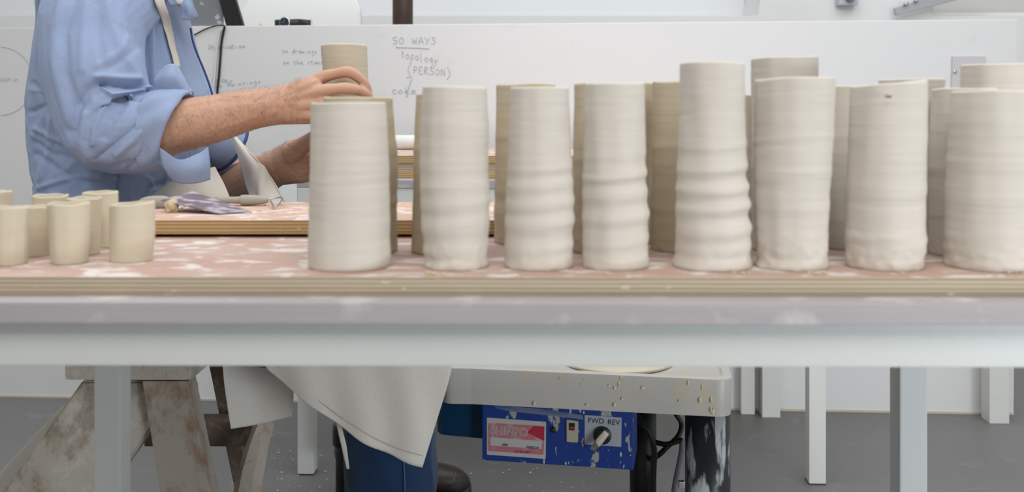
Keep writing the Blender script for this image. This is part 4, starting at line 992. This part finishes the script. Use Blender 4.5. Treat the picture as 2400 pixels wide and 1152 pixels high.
# flaps of the turned-back cuff
fl1 = sheet([[P(374, 345, 1.562), P(420, 374, 1.553), P(462, 362, 1.56), P(487, 344, 1.575)], [P(384, 390, 1.562), P(425, 400, 1.55), P(462, 394, 1.55), P(491, 382, 1.57)], [P(408, 424, 1.572), P(435, 428, 1.56), P(465, 427, 1.56), P(492, 420, 1.575)]], 8, 8, .002, .002, (30, 30, 10), 3)
fl2 = sheet([[P(368, 222, 1.60), P(395, 215, 1.59), P(425, 215, 1.60), P(452, 224, 1.615)], [P(362, 190, 1.60), P(388, 182, 1.585), P(412, 180, 1.59), P(434, 186, 1.615)], [P(372, 168, 1.61), P(390, 152, 1.60), P(404, 149, 1.60), P(416, 151, 1.62)]], 8, 8, .002, .002, (30, 30, 10), 4)
link('cuff_flap', fl1, M_shirt, shirt); link('cuff_flap', fl2, M_shirt, shirt)
# far cuff with its dark folded hem
rg2 = [[P(530, 330, 1.965)*1]]
def ringn(c_, ax, r1, n=40, seed=0, up=Vector((0, 1, 0))):
    ax = ax.normalized(); u = (up-ax*up.dot(ax)).normalized(); v = ax.cross(u); return [c_+u*math.cos(2*math.pi*i/n)*r1*.95 + v*math.sin(2*math.pi*i/n)*r1*(1+.1*noise.noise(Vector((math.cos(2*math.pi*i/n)*2, math.sin(2*math.pi*i/n)*2, seed)))) for i in range(n)]
ax = Vector((.74, .6, -.6))
c1 = P(531, 340, 1.855)
rr2 = [ringn(c1+ax*k, ax, r_, seed=k*30) for k, r_ in ((-.06, .042), (-.04, .046), (-.02, .048), (.006, .046), (.012, .043), (.006, .040), (-.02, .038))]
far_cuff = link('rolled_cuff', loftrings(rr2), M_shirt, shirt)
hem = ringn(c1+ax*.0105, ax, .0448, seed=.3); hem.append(hem[0])
link('hem', line(hem, .0032, n=8, sub=2), M_shirt_in, far_cuff)['label'] = 'dark navy folded hem'
# collar, placket and button
col = sheet([[P(395, -40, 1.745), P(420, -25, 1.765), P(445, -18, 1.79)], [P(388, -8, 1.74), P(402, 14, 1.755), P(436, -4, 1.785)]], 8, 8, .002, .001, (30, 30, 30), 2)
col2 = sheet([[P(420, -30, 1.78), P(436, -20, 1.78), P(446, -10, 1.80)], [P(424, 12, 1.775), P(446, 26, 1.775), P(463, 36, 1.80)], [P(426, 46, 1.775), P(442, 45, 1.78), P(459, 43, 1.80)]], 8, 8, .002, .003, (60, 60, 60), 6)
link('collar', join([col, col2]), M_shirt, shirt)
link('button', cyl(P(421, 2, 1.752), P(421, 2, 1.748), .006, n=24, bev=.001), plain('shirt_button', '#d0d4dc', .3), shirt)
pk = [on_shirt(x_, y_, .001) if False else P(x_, y_, 1.81) for x_, y_ in ((444, 66), (450, 98), (462, 132), (474, 160), (487, 195), (497, 228), (505, 258))]
link('placket_edge', line([p+Vector((.002, 0, 0)) for p in pk], .0019, sub=6), M_shirt_in, shirt)['label'] = 'dark navy front edge'

# jeans
jn = remesh([tube([Q(285, 760, 1.85, .16, .11), Q(280, 700, 1.85, .16, .12), Q(278, 630, 1.85, .155, .12), Q(278, 560, 1.85, .15, .12)], n=32),
  tube([Q(300, 705, 1.765, .095), Q(500, 720, 1.75, .095), Q(760, 745, 1.745, .088), Q(860, 765, 1.745, .082), Q(905, 800, 1.745, .081), Q(912, 870, 1.745, .080), Q(912, 960, 1.745, .080), Q(914, 1080, 1.745, .079), Q(915, 1200, 1.75, .079), Q(910, 1375, 1.755, .080)], n=32),
  tube([Q(300, 705, 1.93, .095), (-.52, 2.05, .60, .090), (-.31, 2.21, .57, .080), (-.27, 2.25, .54, .078), (-.29, 2.29, .44, .075), (-.33, 2.37, .26, .072), (-.362, 2.43, .10, .070)], n=28)], .005, 6)
def jfn(c, n):
    r = .004*nz(c, (7, 7, 12), 3.3)+.0025*(1-np.abs(nz(c, (20, 20, 9), 1.1))*3).clip(0, 1)
    return r
disp(jn, jfn)
jeans = link('jeans', jn, M_jeans, person)
link('side_seam', line([P(945, 1060, 1.668), P(948, 1120, 1.667), P(950, 1200, 1.667), P(950, 1300, 1.668)], .0012), plain('denim_thread', '#3a5878', .8), jeans)
# shoes
def shoe(tx, ty, lab=None):
    k = lambda x, y, z: (tx+x, ty+y, z)
    up = remesh([tube([(*k(-.27, 0, .05), .030, .035), (*k(-.22, 0, .055), .036, .045), (*k(-.15, 0, .050), .040, .042), (*k(-.09, 0, .046), .044, .034), (*k(-.04, 0, .040), .040, .029), (*k(-.012, 0, .034), .024, .022)], n=24),
                 tube([(*k(-.215, 0, .05), .036), (*k(-.225, 0, .085), .037), (*k(-.235, 0, .12), .040)], n=20)], .004, 5)
    so = tube([(*k(-.285, 0, .013), .034, .013), (*k(-.2, 0, .013), .038, .013), (*k(-.12, 0, .013), .044, .013), (*k(-.05, 0, .013), .047, .013), (*k(.0, 0, .014), .030, .013), (*k(.008, 0, .014), .015, .010)], n=24)
    s_ = link('shoe', up, M_shoe, person)
    if lab: s_['label'] = lab
    link('sole', so, M_sole, s_)
    link('toe_cap', ball(k(-.035, 0, .030), .04, (1.02, 1.04, .72)), M_sole, s_)
    link('lace', join([line([k(-.085-.018*i, -.03, .070+.005*i), k(-.09-.018*i, 0, .086+.006*i), k(-.095-.018*i, .03, .070+.005*i)], .0025) for i in range(4)]), M_sole, s_)
shoe(-.108, 2.44); shoe(P(1050, 0, 1.755).x+.02, 1.755)

# apron: bib, lap, two hanging panels in one cloth
def A3(px, py, D): return P(px, py, D)
def wf(c): return .0045*np.sin(c[:, 0]*78+np.sin(c[:, 2]*12)*1.5) * np.clip((.62-c[:, 2])*4, .2, 1)
main = sheet([
 [A3(560, 590, 1.69), A3(660, 590, 1.66), A3(790, 600, 1.64), A3(920, 620, 1.64), A3(1060, 660, 1.66)],
 [A3(588, 720, 1.66), A3(690, 720, 1.635), A3(810, 740, 1.630), A3(940, 750, 1.630), A3(1072, 770, 1.65)],
 [A3(606, 800, 1.65), A3(705, 830, 1.630), A3(830, 850, 1.625), A3(960, 870, 1.625), A3(1058, 862, 1.645)],
 [A3(617, 835, 1.65), A3(716, 895, 1.630), A3(842, 950, 1.625), A3(960, 985, 1.625), A3(1028, 975, 1.64)],
 [A3(627, 862, 1.65), A3(728, 945, 1.632), A3(846, 1031, 1.63), A3(930, 1074, 1.63), A3(989, 1094, 1.64)]], 12, 14, .0016, .007, (9, 8, 3), 2, wf)
far_ = sheet([
 [A3(480, 640, 1.80), A3(560, 650, 1.82), A3(640, 660, 1.84)],
 [A3(515, 800, 1.79), A3(590, 800, 1.83), A3(660, 800, 1.84)],
 [A3(526, 900, 1.79), A3(600, 900, 1.835), A3(687, 905, 1.84)],
 [A3(541, 1004, 1.79), A3(610, 992, 1.835), A3(684, 975, 1.84)]], 12, 14, .0016, .003, (14, 10, 6), 5)
lap = sheet([
 [A3(352, 462, 1.70), A3(400, 428, 1.665), A3(450, 405, 1.665), A3(503, 392, 1.70)],
 [A3(345, 500, 1.69), A3(405, 470, 1.655), A3(470, 450, 1.655), A3(527, 436, 1.68)],
 [A3(350, 560, 1.69), A3(415, 540, 1.65), A3(490, 520, 1.645), A3(552, 500, 1.67)],
 [A3(380, 640, 1.68), A3(460, 630, 1.65), A3(540, 620, 1.645), A3(600, 610, 1.67)]], 10, 10, .0018, .0025, (14, 14, 14), 8)
side = sheet([
 [A3(540, 312, 1.80), A3(546, 316, 1.79), A3(553, 322, 1.79)],
 [A3(562, 372, 1.77), A3(578, 368, 1.755), A3(594, 366, 1.76)],
 [A3(576, 430, 1.75), A3(604, 424, 1.73), A3(636, 418, 1.74)],
 [A3(590, 480, 1.73), A3(628, 480, 1.71), A3(668, 474, 1.72)],
 [A3(600, 610, 1.69), A3(660, 610, 1.67), A3(740, 610, 1.67)]], 10, 10, .0018, .0014, (20, 20, 8), 9, lambda c: .006*np.exp(-((c[:, 0]-P(610, 430, 1.73).x-(.85-c[:, 2])*.12)/.006)**2)*-1)
bib = sheet([
 [A3(404, 148, 1.72), A3(460, 140, 1.80), A3(470, 140, 1.86)],
 [A3(440, 260, 1.70), A3(505, 250, 1.79), A3(518, 250, 1.86)],
 [A3(440, 400, 1.69), A3(520, 390, 1.79), A3(535, 390, 1.86)],
 [A3(450, 520, 1.66), A3(540, 520, 1.76), A3(560, 520, 1.86)]], 8, 8, .0016, .001, (14, 14, 14), 3)
apron = link('apron', join([main, far_, lap, side]), M_apron, person)
link('stitched_hem', line([A3(618, 828, 1.646), A3(734, 928, 1.626), A3(846, 1008, 1.622), A3(930, 1050, 1.622), A3(992, 1068, 1.632)], .0006, 6), plain('apron_seam', '#b5aa98', .8), apron)
link('edge_binding', line([A3(554, 322, 1.785), A3(594, 366, 1.757), A3(636, 418, 1.737), A3(668, 474, 1.717)], .0014, 6), M_apron, apron)
sp = [on_shirt(x_, y_, .006) for x_, y_ in ((352, -12), (362, 18), (374, 50), (384, 80), (392, 110), (400, 140), (405, 160))]
spr = [on_shirt(x_, y_, .006) for x_, y_ in ((372, -14), (382, 16), (392, 48), (399, 80), (405, 110), (412, 140), (416, 160))]
mi = min(p.y for p in sp+spr)
link('neck_strap', sheet([sp, spr], 3, 4, .0018, .0012, (60, 60, 60), 4), M_apron, apron)
link('apron_tie', sheet([[A3(786, 965, 1.66), A3(790, 1000, 1.655), A3(800, 1045, 1.652), A3(812, 1098, 1.655)], [A3(796, 965, 1.658), A3(801, 1000, 1.653), A3(811, 1045, 1.650), A3(818, 1098, 1.653)]], 6, 4, .0015, .001, (40, 40, 40), 3), M_apron, apron)
